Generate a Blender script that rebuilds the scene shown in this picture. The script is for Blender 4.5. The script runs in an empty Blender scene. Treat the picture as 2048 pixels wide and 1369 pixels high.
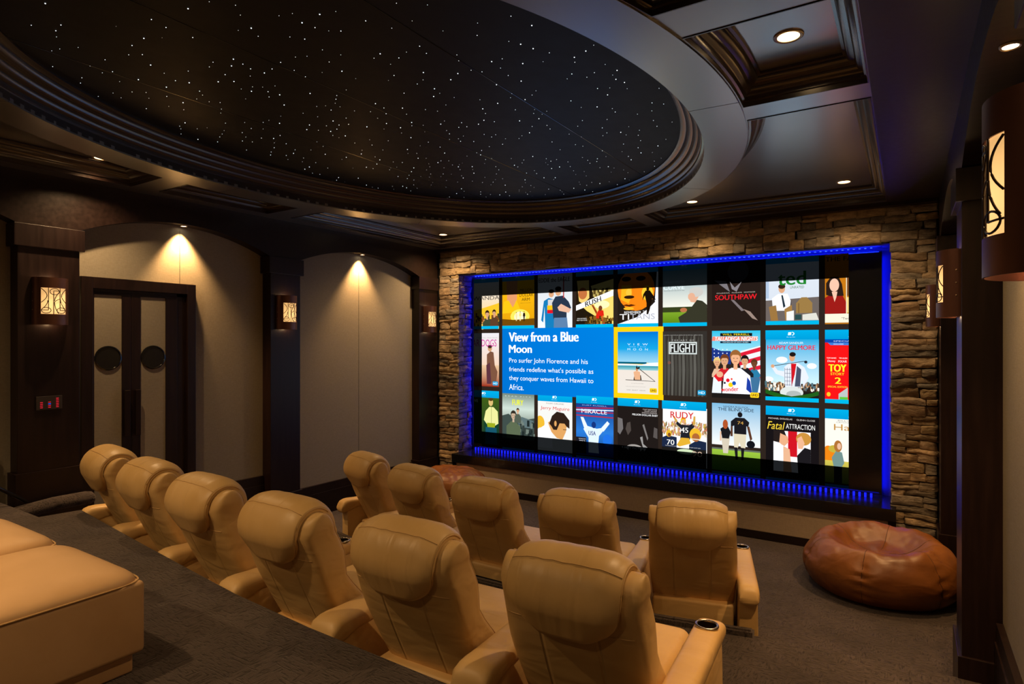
import bpy, bmesh, math, random
from mathutils import Vector, Matrix, noise
from mathutils.geometry import tessellate_polygon
random.seed(7)
SC = bpy.context.scene
COL = SC.collection
PI = math.pi
R = math.radians

# ------------------------------------------------------------------ camera, world, exposure
cam_d = bpy.data.cameras.new('camera'); cam = bpy.data.objects.new('camera', cam_d); COL.objects.link(cam)
cam_d.sensor_width = 36; cam_d.lens = 1219 / 2048 * 36; cam_d.clip_start = .05; cam_d.clip_end = 60
cam.location = (0, 0, 2.10); cam.rotation_euler = (R(90), 0, R(33.0))
SC.camera = cam
w = bpy.data.worlds.new('world'); SC.world = w; w.use_nodes = True
w.node_tree.nodes['Background'].inputs[0].default_value = (.9, .75, .6, 1)
w.node_tree.nodes['Background'].inputs[1].default_value = 0.0
SC.view_settings.view_transform = 'Standard'; SC.view_settings.look = 'None'
SC.view_settings.gamma = 1; SC.view_settings.use_curve_mapping = False
SC.view_settings.exposure = 0.0
SC.cycles.max_bounces = 8; SC.cycles.diffuse_bounces = 4; SC.cycles.glossy_bounces = 4
SC.cycles.sample_clamp_indirect = 3
SC.cycles.use_denoising = True
WARM = (1, .64, .31)
P_DOWN = 150     # downlight watts
P_ARCH = 190
P_SCONCE = .7
SCREEN = 1.2   # brightness of the projected picture
LEDP = 5.0

# ------------------------------------------------------------------ helpers
def lin(c):
    return tuple(((x / 255) / 12.92 if x / 255 <= .04045 else (((x / 255) + .055) / 1.055) ** 2.4) for x in c)

def link(o, parent=None):
    COL.objects.link(o)
    if parent is not None: o.parent = parent
    return o

def tag(o, label=None, cat=None, group=None, kind=None):
    if label: o['label'] = label
    if cat: o['category'] = cat
    if group: o['group'] = group
    if kind: o['kind'] = kind
    return o

def empty(name, loc=(0, 0, 0), rz=0, **k):
    o = bpy.data.objects.new(name, None); COL.objects.link(o)
    o.empty_display_size = .1
    o.location = loc; o.rotation_euler = (0, 0, rz); return tag(o, **k)

def obj(name, verts, faces, mat, parent=None, smooth=False, kind=None):
    me = bpy.data.meshes.new(name); me.from_pydata([tuple(v) for v in verts], [], faces); me.update()
    if mat: me.materials.append(mat)
    if smooth:
        for p in me.polygons: p.use_smooth = True
    o = bpy.data.objects.new(name, me); link(o, parent)
    if kind: o['kind'] = kind
    return o

class MB:
    def __init__(s): s.v = []; s.f = []
    def add(s, v, f):
        n = len(s.v); s.v += [tuple(p) for p in v]; s.f += [tuple(i + n for i in q) for q in f]; return s
    def box(s, x0, x1, y0, y1, z0, z1):
        x0, x1 = sorted((x0, x1)); y0, y1 = sorted((y0, y1)); z0, z1 = sorted((z0, z1))
        return s.add([(x0, y0, z0), (x1, y0, z0), (x1, y1, z0), (x0, y1, z0), (x0, y0, z1), (x1, y0, z1), (x1, y1, z1), (x0, y1, z1)],
                     [(0, 3, 2, 1), (4, 5, 6, 7), (0, 1, 5, 4), (1, 2, 6, 5), (2, 3, 7, 6), (3, 0, 4, 7)])
    def loft(s, rings, cap=(True, True), closed=True):
        n = len(rings[0]); v = [p for r in rings for p in r]; f = []
        for i in range(len(rings) - 1):
            for j in range(n if closed else n - 1):
                k = (j + 1) % n
                f.append((i * n + j, i * n + k, (i + 1) * n + k, (i + 1) * n + j))
        if cap[0]: f.append(tuple(range(n - 1, -1, -1)))
        if cap[1]: f.append(tuple((len(rings) - 1) * n + j for j in range(n)))
        return s.add(v, f)
    def grid(s, nu, nv, fn):
        v = [fn(i / nu, j / nv) for i in range(nu + 1) for j in range(nv + 1)]
        f = [(i * (nv + 1) + j, (i + 1) * (nv + 1) + j, (i + 1) * (nv + 1) + j + 1, i * (nv + 1) + j + 1) for i in range(nu) for j in range(nv)]
        return s.add(v, f)
    def tube(s, pts, r, n=6, closed=False):
        pts = [Vector(p) for p in pts]; rings = []
        m = len(pts)
        for i, p in enumerate(pts):
            a = pts[(i - 1) % m] if (closed or i > 0) else p
            b = pts[(i + 1) % m] if (closed or i < m - 1) else p
            t = (b - a)
            if t.length < 1e-9: t = Vector((0, 0, 1))
            t.normalize()
            up = Vector((0, 0, 1)) if abs(t.z) < .9 else Vector((0, 1, 0))
            u = t.cross(up).normalized(); w_ = t.cross(u)
            rings.append([p + (u * math.cos(q * 2 * PI / n) + w_ * math.sin(q * 2 * PI / n)) * r for q in range(n)])
        if closed: rings.append(rings[0])
        return s.loft(rings, cap=(not closed, not closed))
    def lathe(s, prof, cx=0, cy=0, n=32, cap=(False, False)):
        return s.loft([[(cx + r * math.cos(q * 2 * PI / n), cy + r * math.sin(q * 2 * PI / n), z) for q in range(n)] for r, z in prof], cap=cap)
    def build(s, name, mat, parent=None, smooth=False, kind=None, bevel=0, fix=False):
        o = obj(name, s.v, s.f, mat, parent, smooth, kind)
        if fix or bevel:
            bm = bmesh.new(); bm.from_mesh(o.data)
            if fix:
                bmesh.ops.remove_doubles(bm, verts=bm.verts, dist=1e-5)
                bmesh.ops.recalc_face_normals(bm, faces=bm.faces)
            if bevel:
                e = [e for e in bm.edges if len(e.link_faces) == 2 and e.calc_face_angle(0) > .5]
                bmesh.ops.bevel(bm, geom=e, offset=bevel, segments=2, affect='EDGES', profile=.6, clamp_overlap=True)
            bm.to_mesh(o.data); bm.free()
        return o

def weighted(o, ang=40):
    for p in o.data.polygons: p.use_smooth = True
    try: o.data.set_sharp_from_angle(angle=R(ang))
    except Exception: pass
    return o

# ------------------------------------------------------------------ materials
def mat_new(name):
    m = bpy.data.materials.new(name); m.use_nodes = True
    nt = m.node_tree; b = nt.nodes['Principled BSDF']; return m, nt, b
def N(nt, t, **k):
    n = nt.nodes.new(t)
    for a, v in k.items():
        if a.startswith('i_'):
            key = a[2:]; key = int(key) if key.isdigit() else key.replace('_', ' ')
            n.inputs[key].default_value = v
        else: setattr(n, a, v)
    return n
def L(nt, a, b): nt.links.new(a, b)
def plain(name, col, rough=.5, metal=0, spec=.5, coat=0, emit=None, es=0):
    m, nt, b = mat_new(name)
    b.inputs['Base Color'].default_value = (*col, 1); b.inputs['Roughness'].default_value = rough
    b.inputs['Metallic'].default_value = metal; b.inputs['Specular IOR Level'].default_value = spec
    b.inputs['Coat Weight'].default_value = coat
    # slight procedural roughness variation
    no = N(nt, 'ShaderNodeTexNoise'); no.inputs['Scale'].default_value = 40
    mr = N(nt, 'ShaderNodeMapRange'); mr.inputs[3].default_value = max(0, rough - .04); mr.inputs[4].default_value = min(1, rough + .04)
    L(nt, no.outputs[0], mr.inputs[0]); L(nt, mr.outputs[0], b.inputs['Roughness'])
    if emit:
        b.inputs['Emission Color'].default_value = (*emit, 1); b.inputs['Emission Strength'].default_value = es
    return m

def wood_mat(name, c1, c2, rough, spec=.5, scale=(1, 1, 1), coat=.0, cior=1.5, ior=1.5):
    m, nt, b = mat_new(name)
    tc = N(nt, 'ShaderNodeTexCoord'); mp = N(nt, 'ShaderNodeMapping'); mp.inputs['Scale'].default_value = scale
    no = N(nt, 'ShaderNodeTexNoise'); no.inputs['Scale'].default_value = 30; no.inputs['Detail'].default_value = 6
    cr = N(nt, 'ShaderNodeValToRGB'); cr.color_ramp.elements[0].color = (*c1, 1); cr.color_ramp.elements[1].color = (*c2, 1)
    cr.color_ramp.elements[0].position = .3; cr.color_ramp.elements[1].position = .7
    L(nt, tc.outputs['Object'], mp.inputs[0]); L(nt, mp.outputs[0], no.inputs[0]); L(nt, no.outputs[0], cr.inputs[0]); L(nt, cr.outputs[0], b.inputs['Base Color'])
    mr = N(nt, 'ShaderNodeMapRange'); mr.inputs[3].default_value = rough - .05; mr.inputs[4].default_value = rough + .08
    L(nt, no.outputs[0], mr.inputs[0]); L(nt, mr.outputs[0], b.inputs['Roughness'])
    bp = N(nt, 'ShaderNodeBump'); bp.inputs['Strength'].default_value = .06; bp.inputs['Distance'].default_value = .002
    nb = N(nt, 'ShaderNodeTexNoise'); nb.inputs['Scale'].default_value = 34; nb.inputs['Detail'].default_value = 2.5; L(nt, mp.outputs[0], nb.inputs[0])
    L(nt, nb.outputs[0], bp.inputs['Height']); L(nt, bp.outputs[0], b.inputs['Normal'])
    b.inputs['IOR'].default_value = ior; b.inputs['Specular IOR Level'].default_value = spec; b.inputs['Coat Weight'].default_value = coat; b.inputs['Coat Roughness'].default_value = .27; b.inputs['Coat IOR'].default_value = cior
    return m
M_WOODV = wood_mat('espresso wood upright grain', (.008, .0035, .0035), (.016, .007, .006), .36, .35, (1, 1, .08))
M_WOODH = wood_mat('espresso wood', (.009, .0045, .004), (.018, .009, .0075), .34, .35, (.12, 1, 1))
M_CEIL = wood_mat('espresso stained ceiling wood', (.026, .020, .017), (.042, .034, .030), .30, .5, (1, .15, 1), 1.0, 2.4, 3.0)
M_CROWN = wood_mat('espresso crown moulding', (.012, .005, .004), (.024, .012, .009), .22, .8, (1, 1, 1), .8)
M_BLACK = plain('black lacquer', (.008, .008, .009), .18, 0, .5)
M_BLACKM = plain('matt black', (.006, .006, .007), .8, 0, .2)
M_STAR = plain('black ceiling fabric', (.0028, .0036, .0060), .55, 0, .25)

def leather(name, col, dark, sheen=.42, seams=False, wr=1.0, rlo=.36, seamx=.115, ws=(2.0, 5.5, 7.0)):
    m, nt, b = mat_new(name)
    tc = N(nt, 'ShaderNodeTexCoord'); oi = N(nt, 'ShaderNodeObjectInfo')
    va = N(nt, 'ShaderNodeVectorMath', operation='MULTIPLY_ADD')
    L(nt, oi.outputs['Random'], va.inputs[0]); va.inputs[1].default_value = (7, 5, 3); L(nt, tc.outputs['Object'], va.inputs[2])
    n1 = N(nt, 'ShaderNodeTexNoise'); n1.inputs['Scale'].default_value = 3.2; n1.inputs['Detail'].default_value = 4
    L(nt, va.outputs[0], n1.inputs[0])
    cr = N(nt, 'ShaderNodeValToRGB'); cr.color_ramp.elements[0].color = (*dark, 1); cr.color_ramp.elements[1].color = (*col, 1)
    cr.color_ramp.elements[0].position = .25; cr.color_ramp.elements[1].position = .6
    L(nt, n1.outputs[0], cr.inputs[0]); L(nt, cr.outputs[0], b.inputs['Base Color'])
    # stretched wrinkles
    mp = N(nt, 'ShaderNodeMapping'); mp.inputs['Scale'].default_value = ws; L(nt, va.outputs[0], mp.inputs[0])
    n2 = N(nt, 'ShaderNodeTexNoise'); n2.inputs['Scale'].default_value = 1.7; n2.inputs['Detail'].default_value = 1.5; n2.inputs['Distortion'].default_value = .6
    L(nt, mp.outputs[0], n2.inputs[0])
    b2 = N(nt, 'ShaderNodeBump'); b2.inputs['Strength'].default_value = .5 * wr; b2.inputs['Distance'].default_value = .018
    L(nt, n2.outputs[0], b2.inputs['Height'])
    n3 = N(nt, 'ShaderNodeTexVoronoi'); n3.inputs['Scale'].default_value = 420; L(nt, tc.outputs['Object'], n3.inputs[0])
    b3 = N(nt, 'ShaderNodeBump'); b3.inputs['Strength'].default_value = .12; b3.inputs['Distance'].default_value = .0006
    L(nt, n3.outputs[0], b3.inputs['Height']); L(nt, b2.outputs[0], b3.inputs['Normal'])
    last = b3
    if seams:
        sx = N(nt, 'ShaderNodeSeparateXYZ'); L(nt, tc.outputs['Object'], sx.inputs[0])
        ab = N(nt, 'ShaderNodeMath', operation='ABSOLUTE'); L(nt, sx.outputs[0], ab.inputs[0])
        sb = N(nt, 'ShaderNodeMath', operation='SUBTRACT'); sb.inputs[1].default_value = seamx; L(nt, ab.outputs[0], sb.inputs[0])
        a2 = N(nt, 'ShaderNodeMath', operation='ABSOLUTE'); L(nt, sb.outputs[0], a2.inputs[0])
        mr = N(nt, 'ShaderNodeMapRange'); mr.inputs[1].default_value = .001; mr.inputs[2].default_value = .010; L(nt, a2.outputs[0], mr.inputs[0])
        b4 = N(nt, 'ShaderNodeBump'); b4.inputs['Strength'].default_value = .9; b4.inputs['Distance'].default_value = .006
        L(nt, mr.outputs[0], b4.inputs['Height']); L(nt, last.outputs[0], b4.inputs['Normal']); last = b4
    L(nt, last.outputs[0], b.inputs['Normal'])
    b.inputs['Roughness'].default_value = sheen; b.inputs['Specular IOR Level'].default_value = .45
    mr2 = N(nt, 'ShaderNodeMapRange'); mr2.inputs[3].default_value = rlo; mr2.inputs[4].default_value = rlo + .16
    L(nt, n1.outputs[0], mr2.inputs[0]); L(nt, mr2.outputs[0], b.inputs['Roughness'])
    return m
LC, LD = (.69, .46, .20), (.60, .38, .14)
M_LEA = leather('tan leather', LC, LD, wr=.7)
M_LEAB = leather('tan leather with panel seams', LC, LD, seams=True, wr=.85)
M_LEAO = leather('tan leather smooth', (.68, .43, .215), (.58, .35, .16), wr=.25, rlo=.42)
M_BAG = leather('cognac brown leather', (.23, .080, .015), (.13, .040, .008), wr=.9, rlo=.34)
M_STITCH = plain('leather piping', (.60, .38, .16), .5)
M_CHROME = plain('brushed gunmetal', (.55, .50, .45), .22, 1)
M_COPPER = plain('oil rubbed copper', (.17, .080, .060), .36, .8)
M_BRONZE = plain('dark bronze', (.02, .010, .007), .45, .6)

def fabric_mat(nm, ca_, cb_):
    m, nt, b = mat_new(nm)
    tc = N(nt, 'ShaderNodeTexCoord')
    mp = N(nt, 'ShaderNodeMapping'); mp.inputs['Scale'].default_value = (30, 30, 420); L(nt, tc.outputs['Object'], mp.inputs[0])
    mp2 = N(nt, 'ShaderNodeMapping'); mp2.inputs['Scale'].default_value = (420, 420, 30); L(nt, tc.outputs['Object'], mp2.inputs[0])
    n1 = N(nt, 'ShaderNodeTexNoise'); n1.inputs['Scale'].default_value = 1; n1.inputs['Detail'].default_value = 2; L(nt, mp.outputs[0], n1.inputs[0])
    n2 = N(nt, 'ShaderNodeTexNoise'); n2.inputs['Scale'].default_value = 1; n2.inputs['Detail'].default_value = 2; L(nt, mp2.outputs[0], n2.inputs[0])
    ad = N(nt, 'ShaderNodeMath', operation='ADD'); L(nt, n1.outputs[0], ad.inputs[0]); L(nt, n2.outputs[0], ad.inputs[1])
    cr = N(nt, 'ShaderNodeValToRGB'); cr.color_ramp.elements[0].color = ca_; cr.color_ramp.elements[1].color = cb_
    cr.color_ramp.elements[0].position = .3; cr.color_ramp.elements[1].position = .75
    mh = N(nt, 'ShaderNodeMath', operation='MULTIPLY'); mh.inputs[1].default_value = .5; L(nt, ad.outputs[0], mh.inputs[0])
    L(nt, mh.outputs[0], cr.inputs[0]); L(nt, cr.outputs[0], b.inputs['Base Color'])
    bp = N(nt, 'ShaderNodeBump'); bp.inputs['Strength'].default_value = .3; bp.inputs['Distance'].default_value = .002
    L(nt, mh.outputs[0], bp.inputs['Height']); L(nt, bp.outputs[0], b.inputs['Normal'])
    b.inputs['Roughness'].default_value = .85; b.inputs['Specular IOR Level'].default_value = .2
    return m
M_FAB = fabric_mat('beige wall fabric', (.235, .205, .155, 1), (.36, .32, .25, 1))
M_FAB_LIT = fabric_mat('lit copy of wall fabric', (.46, .37, .28, 1), (.66, .55, .43, 1))  # wall fabric in lighter colours, light on the stage front put into them

def carpet_mat():
    m, nt, b = mat_new('patterned brown carpet')
    tc = N(nt, 'ShaderNodeTexCoord')
    def streak(sc, seed):
        mp = N(nt, 'ShaderNodeMapping'); mp.inputs['Scale'].default_value = sc; mp.inputs['Location'].default_value = (seed, seed * 2, 0)
        L(nt, tc.outputs['Object'], mp.inputs[0])
        n = N(nt, 'ShaderNodeTexNoise'); n.inputs['Scale'].default_value = 1; n.inputs['Detail'].default_value = 2; L(nt, mp.outputs[0], n.inputs[0])
        return n
    a = streak((24, 100, 100), 0); c = streak((100, 24, 24), 3)
    sel = N(nt, 'ShaderNodeTexVoronoi'); sel.inputs['Scale'].default_value = 14; sel.distance = 'CHEBYCHEV'
    L(nt, tc.outputs['Object'], sel.inputs[0])
    sr = N(nt, 'ShaderNodeSeparateColor'); L(nt, sel.outputs['Color'], sr.inputs[0])
    gt = N(nt, 'ShaderNodeMath', operation='GREATER_THAN'); gt.inputs[1].default_value = .62; L(nt, sr.outputs[0], gt.inputs[0])
    mx = N(nt, 'ShaderNodeMix', data_type='FLOAT'); L(nt, gt.outputs[0], mx.inputs[0]); L(nt, a.outputs[0], mx.inputs[2]); L(nt, c.outputs[0], mx.inputs[3])
    big = N(nt, 'ShaderNodeTexNoise'); big.inputs['Scale'].default_value = 2.6; big.inputs['Detail'].default_value = 6; L(nt, tc.outputs['Object'], big.inputs[0])
    fz = N(nt, 'ShaderNodeTexNoise'); fz.inputs['Scale'].default_value = 300; fz.inputs['Detail'].default_value = 3; L(nt, tc.outputs['Object'], fz.inputs[0])
    cr = N(nt, 'ShaderNodeValToRGB'); e = cr.color_ramp.elements
    e[0].color = (.020, .015, .014, 1); e[0].position = .34; e[1].color = (.074, .056, .052, 1); e[1].position = .68
    x = cr.color_ramp.elements.new(.47); x.color = (.050, .038, .035, 1)
    L(nt, mx.outputs[0], cr.inputs[0])
    m1 = N(nt, 'ShaderNodeMapRange'); m1.inputs[1].default_value = .3; m1.inputs[2].default_value = .7; m1.inputs[3].default_value = .6; m1.inputs[4].default_value = 1.2; L(nt, big.outputs[0], m1.inputs[0])
    m2 = N(nt, 'ShaderNodeMapRange'); m2.inputs[1].default_value = .3; m2.inputs[2].default_value = .7; m2.inputs[3].default_value = .55; m2.inputs[4].default_value = 1.35; L(nt, fz.outputs[0], m2.inputs[0])
    mm = N(nt, 'ShaderNodeMath', operation='MULTIPLY'); L(nt, m1.outputs[0], mm.inputs[0]); L(nt, m2.outputs[0], mm.inputs[1])
    vs = N(nt, 'ShaderNodeVectorMath', operation='SCALE'); L(nt, cr.outputs[0], vs.inputs[0]); L(nt, mm.outputs[0], vs.inputs['Scale'])
    L(nt, vs.outputs[0], b.inputs['Base Color'])
    m3 = N(nt, 'ShaderNodeMapRange'); m3.inputs[1].default_value = .36; m3.inputs[2].default_value = .50; L(nt, mx.outputs[0], m3.inputs[0])
    hh = N(nt, 'ShaderNodeMath', operation='MULTIPLY_ADD'); hh.inputs[1].default_value = .9; L(nt, fz.outputs[0], hh.inputs[0]); L(nt, m3.outputs[0], hh.inputs[2])
    bp = N(nt, 'ShaderNodeBump'); bp.inputs['Strength'].default_value = .6; bp.inputs['Distance'].default_value = .005
    L(nt, hh.outputs[0], bp.inputs['Height']); L(nt, bp.outputs[0], b.inputs['Normal'])
    b.inputs['Roughness'].default_value = .95; b.inputs['Specular IOR Level'].default_value = .15
    b.inputs['Sheen Weight'].default_value = .3; b.inputs['Sheen Tint'].default_value = (.8, .7, .65, 1)
    return m
M_CARPET = carpet_mat()

def stone_mat():
    m, nt, b = mat_new('stacked ledge stone')
    at = N(nt, 'ShaderNodeAttribute', attribute_name='tint')
    tc = N(nt, 'ShaderNodeTexCoord')
    mp = N(nt, 'ShaderNodeMapping'); mp.inputs['Scale'].default_value = (11, 11, 24); L(nt, tc.outputs['Object'], mp.inputs[0])
    n = N(nt, 'ShaderNodeTexNoise'); n.inputs['Scale'].default_value = 1; n.inputs['Detail'].default_value = 8; n.inputs['Roughness'].default_value = .65; L(nt, mp.outputs[0], n.inputs[0])
    mr = N(nt, 'ShaderNodeMapRange'); mr.inputs[1].default_value = .3; mr.inputs[2].default_value = .7; mr.inputs[3].default_value = .45; mr.inputs[4].default_value = 1.35; L(nt, n.outputs[0], mr.inputs[0])
    mx = N(nt, 'ShaderNodeVectorMath', operation='SCALE'); L(nt, at.outputs['Color'], mx.inputs[0]); L(nt, mr.outputs[0], mx.inputs['Scale'])
    L(nt, mx.outputs[0], b.inputs['Base Color'])
    bp = N(nt, 'ShaderNodeBump'); bp.inputs['Strength'].default_value = 1.0; bp.inputs['Distance'].default_value = .03
    L(nt, n.outputs[0], bp.inputs['Height']); L(nt, bp.outputs[0], b.inputs['Normal'])
    b.inputs['Roughness'].default_value = .85; b.inputs['Specular IOR Level'].default_value = .25
    return m
M_STONE = stone_mat()

def emis(name, col, s, sampling='AUTO'):
    m = bpy.data.materials.new(name); m.use_nodes = True; nt = m.node_tree; nt.nodes.clear()
    e = N(nt, 'ShaderNodeEmission'); o = N(nt, 'ShaderNodeOutputMaterial')
    e.inputs[0].default_value = (*col, 1); e.inputs[1].default_value = s; L(nt, e.outputs[0], o.inputs[0])
    m.cycles.emission_sampling = sampling
    return m
def picture_mat(name, sampling):
    m = emis(name, (1, 1, 1), SCREEN, sampling); nt = m.node_tree
    at = N(nt, 'ShaderNodeAttribute', attribute_name='tint'); L(nt, at.outputs['Color'], nt.nodes['Emission'].inputs[0]); return m
M_PIC = picture_mat('projected picture', 'AUTO'); M_PICT = picture_mat('projected picture detail', 'NONE')
M_LENS = emis('warm lamp lens', (1, .66, .32), 14, 'NONE')
M_LENSW = emis('small warm lamp lens', (1, .80, .55), 12, 'NONE')
M_STARL = emis('fibre optic star', (.85, .93, 1), 3.0, 'NONE')
M_LEDD = emis('blue diode', (.03, .09, 1), 3.2, 'NONE')
M_LEDB = emis('deep blue diode streak', (.006, .010, 1), 2.2, 'NONE')
M_GLASS = None
def sconce_glass():
    m, nt, b = mat_new('amber glowing sconce glass')
    tc = N(nt, 'ShaderNodeTexCoord')
    ds = N(nt, 'ShaderNodeVectorMath', operation='DISTANCE'); ds.inputs[1].default_value = (-.01, .06, -.03); L(nt, tc.outputs['Object'], ds.inputs[0])
    mr = N(nt, 'ShaderNodeMapRange'); mr.inputs[1].default_value = .02; mr.inputs[2].default_value = .13; mr.inputs[3].default_value = 1.5; mr.inputs[4].default_value = .78; L(nt, ds.outputs['Value'], mr.inputs[0])
    b.inputs['Base Color'].default_value = (.8, .6, .35, 1)
    b.inputs['Emission Color'].default_value = (1, .56, .20, 1); L(nt, mr.outputs[0], b.inputs['Emission Strength'])
    return m
M_SGLASS = sconce_glass()

def spot(name, loc, power, angle, blend, parent=None, col=WARM, size=.03, rot=(0, 0, 0)):
    d = bpy.data.lights.new(name, 'SPOT'); d.energy = power; d.spot_size = R(angle); d.spot_blend = blend; d.color = col; d.shadow_soft_size = size
    o = bpy.data.objects.new(name, d); o.location = loc; o.rotation_euler = rot; link(o, parent); return o

# ------------------------------------------------------------------ levels and room constants
XL, XLW = -5.87, -6.01      # left pilaster face, left panel wall
XR, XRW = .245, .42         # right pilaster face, right panel wall
Z2, Z3 = .28, .85           # tiers
ZC = 3.46                   # ceiling soffit
YB = -2.6                   # wall behind the camera
YS = 7.0                    # stone face
SPRING, APEX = 3.04, 3.24
LP = [(-.30, .10), (1.90, 2.33), (4.17, 4.56), (6.60, 7.0)]
RP = [(-.60, -.20), (1.50, 1.88), (4.10, 4.50), (6.60, 7.0)]

# ------------------------------------------------------------------ floor and tiers
MB().box(XLW, XRW, YB, 7.5, -.12, 0).build('floor', M_CARPET, kind='structure')
def slab(name, poly, z0, z1, mat=M_CARPET, bev=.012):
    n = len(poly)
    tri = tessellate_polygon([[Vector((x, y, 0)) for x, y in poly]])
    v = [(x, y, z0) for x, y in poly] + [(x, y, z1) for x, y in poly]
    f = [tuple(i + n for i in t) for t in tri] + [tuple(reversed(t)) for t in tri] + [(i, (i + 1) % n, n + (i + 1) % n, n + i) for i in range(n)]
    bm = bmesh.new()
    vs = [bm.verts.new(p) for p in v]
    for q in f:
        try: bm.faces.new([vs[i] for i in q])
        except Exception: pass
    bmesh.ops.recalc_face_normals(bm, faces=bm.faces)
    if bev:
        e = [e for e in bm.edges if len(e.link_faces) == 2 and e.calc_face_angle(0) > .8 and e.verts[0].co.z > z1 - 1e-4 and e.verts[1].co.z > z1 - 1e-4]
        bmesh.ops.bevel(bm, geom=e, offset=bev, segments=3, affect='EDGES')
    me = bpy.data.meshes.new(name); bm.to_mesh(me); bm.free(); me.materials.append(mat)
    o = bpy.data.objects.new(name, me); COL.objects.link(o); o['kind'] = 'structure'; return o
def arc2(x): return 3.74 + .065 * (x + 2.8) ** 2
front = [(XRW - .005, 4.12), (-.78, 4.0)] + [(x, arc2(x)) for x in [-1.0 - .3 * i for i in range(13)]] + [(-4.82, 4.01), (XLW + .005, 4.12)]
slab('floor_middle_tier', front + [(XLW + .005, YB + .01), (XRW - .005, YB + .01)], 0.0, Z2)
# low carpeted kerb along the edge behind the front row
kin = [(-.80, 4.0)] + [(x, arc2(x)) for x in [-1.0 - .3 * i for i in range(13)]] + [(-4.80, 4.01)]
kerb = slab('trim_1', kin + [(x, y - .055) for x, y in reversed(kin)], Z2 - .002, Z2 + .042)
edge3 = [(XRW - .006, 1.74), (-1.4, 1.75), (-2.2, 1.765), (-2.8, 1.80), (-3.4, 1.865), (-4.2, 1.955), (-5.17, 2.07), (-5.21, 1.82), (XLW + .006, 1.82)]
slab('floor_rear_tier', edge3 + [(XLW + .006, YB + .02), (XRW - .006, YB + .02)], Z2 - .001, Z3)
MB().box(XLW + .01, -5.20, 1.81, 2.02, Z2 - .002, .66).box(XLW + .01, -5.20, 2.02, 2.22, Z2 - .002, .47).build('floor_side_steps', M_CARPET, kind='structure', bevel=.012)

# ------------------------------------------------------------------ walls
def wallbox(name, *b, mat=M_FAB): return MB().box(*b).build(name, mat, kind='structure')
wallbox('wall_left', XLW - .12, XLW, YB, 7.5, 0, 3.7)
wallbox('wall_right', XRW, XRW + .12, YB, 7.5, 0, 3.7)
wallbox('wall_back', XLW, XRW, YB - .12, YB, 0, 3.7, mat=M_WOODV)
def valance(name, xa, xb, pil):
    ys = []; y = YB
    bays = [(pil[i][1], pil[i + 1][0]) for i in range(len(pil) - 1)]
    def zb(y):
        for a, b in bays:
            if a < y < b:
                h = (b - a) / 2; c = (a + b) / 2; rise = APEX - SPRING; rad = (h * h + rise * rise) / (2 * rise)
                return APEX - rad + math.sqrt(rad * rad - (y - c) ** 2)
        return SPRING
    ys = [YB]
    for a, b in bays: ys += [a - 1e-4] + [a + (b - a) * i / 36 for i in range(37)] + [b + 1e-4]
    ys += [YS]
    ys = sorted(set(ys))
    rings = [[(xa, y, ZC), (xb, y, ZC), (xb, y, zb(y)), (xa, y, zb(y))] for y in ys]
    return MB().loft(rings).build(name, M_WOODH, kind='structure', fix=True)
valance('trim_2', XL, XLW - .01, LP)
valance('trim_3', XR, XRW + .01, RP)
def pilaster(name, x, xw, y0, y1, zf):
    s = 1 if x > xw else -1
    b = MB().box(xw - s * .01, x, y0, y1, zf, SPRING)
    b.box(xw - s * .01, x + s * .028, y0 - .03, min(y1 + .03, 6.995), 2.86, SPRING)
    b.box(xw - s * .01, x + s * .018, y0 - .02, min(y1 + .02, 6.99), zf, zf + .40)
    # shallow applied frame on the face
    return b.build(name, M_WOODV, kind='structure', bevel=.004)
zl = [Z3, Z2, 0 + Z2 * 0, 0]
for i, (a, b) in enumerate(LP): pilaster('trim_%d' % (10 + i), XL, XLW, a, b, [Z3, Z3 - .19, 0, 0][i])
for i, (a, b) in enumerate(RP): pilaster('trim_%d' % (20 + i), XR, XRW, a, b, [Z3, Z3, 0, 0][i])
def base(name, xa, xb, segs):
    m = MB()
    for y0, y1, z0, z1 in segs:
        m.box(xa, xb, y0, y1, z0, z1)
        s = 1 if xb > xa else -1
        m.box(xa, xb + s * .008, y0, y1, z0, z1 - .10)
    return m.build(name, M_WOODH, kind='structure')
base('baseboard_left', XLW, XLW + .03, [(4.58, 6.58, 0, .37), (3.40, 4.16, Z2, Z2 + .34), (-2.6, 1.8, Z3, Z3 + .34)])
base('baseboard_right', XRW, XRW - .03, [(4.52, 6.58, 0, .37), (1.90, 4.08, Z2, Z2 + .34), (-2.6, 1.48, Z3, Z3 + .34)])
# vertical fabric seams on the panels
m = MB()
for y in (3.25, 5.58): m.box(XLW, XLW + .0015, y - .0015, y + .0015, 2.60 if y < 4 else .37, 3.2)
m.build('trim_30', M_BLACKM, kind='structure')

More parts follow.
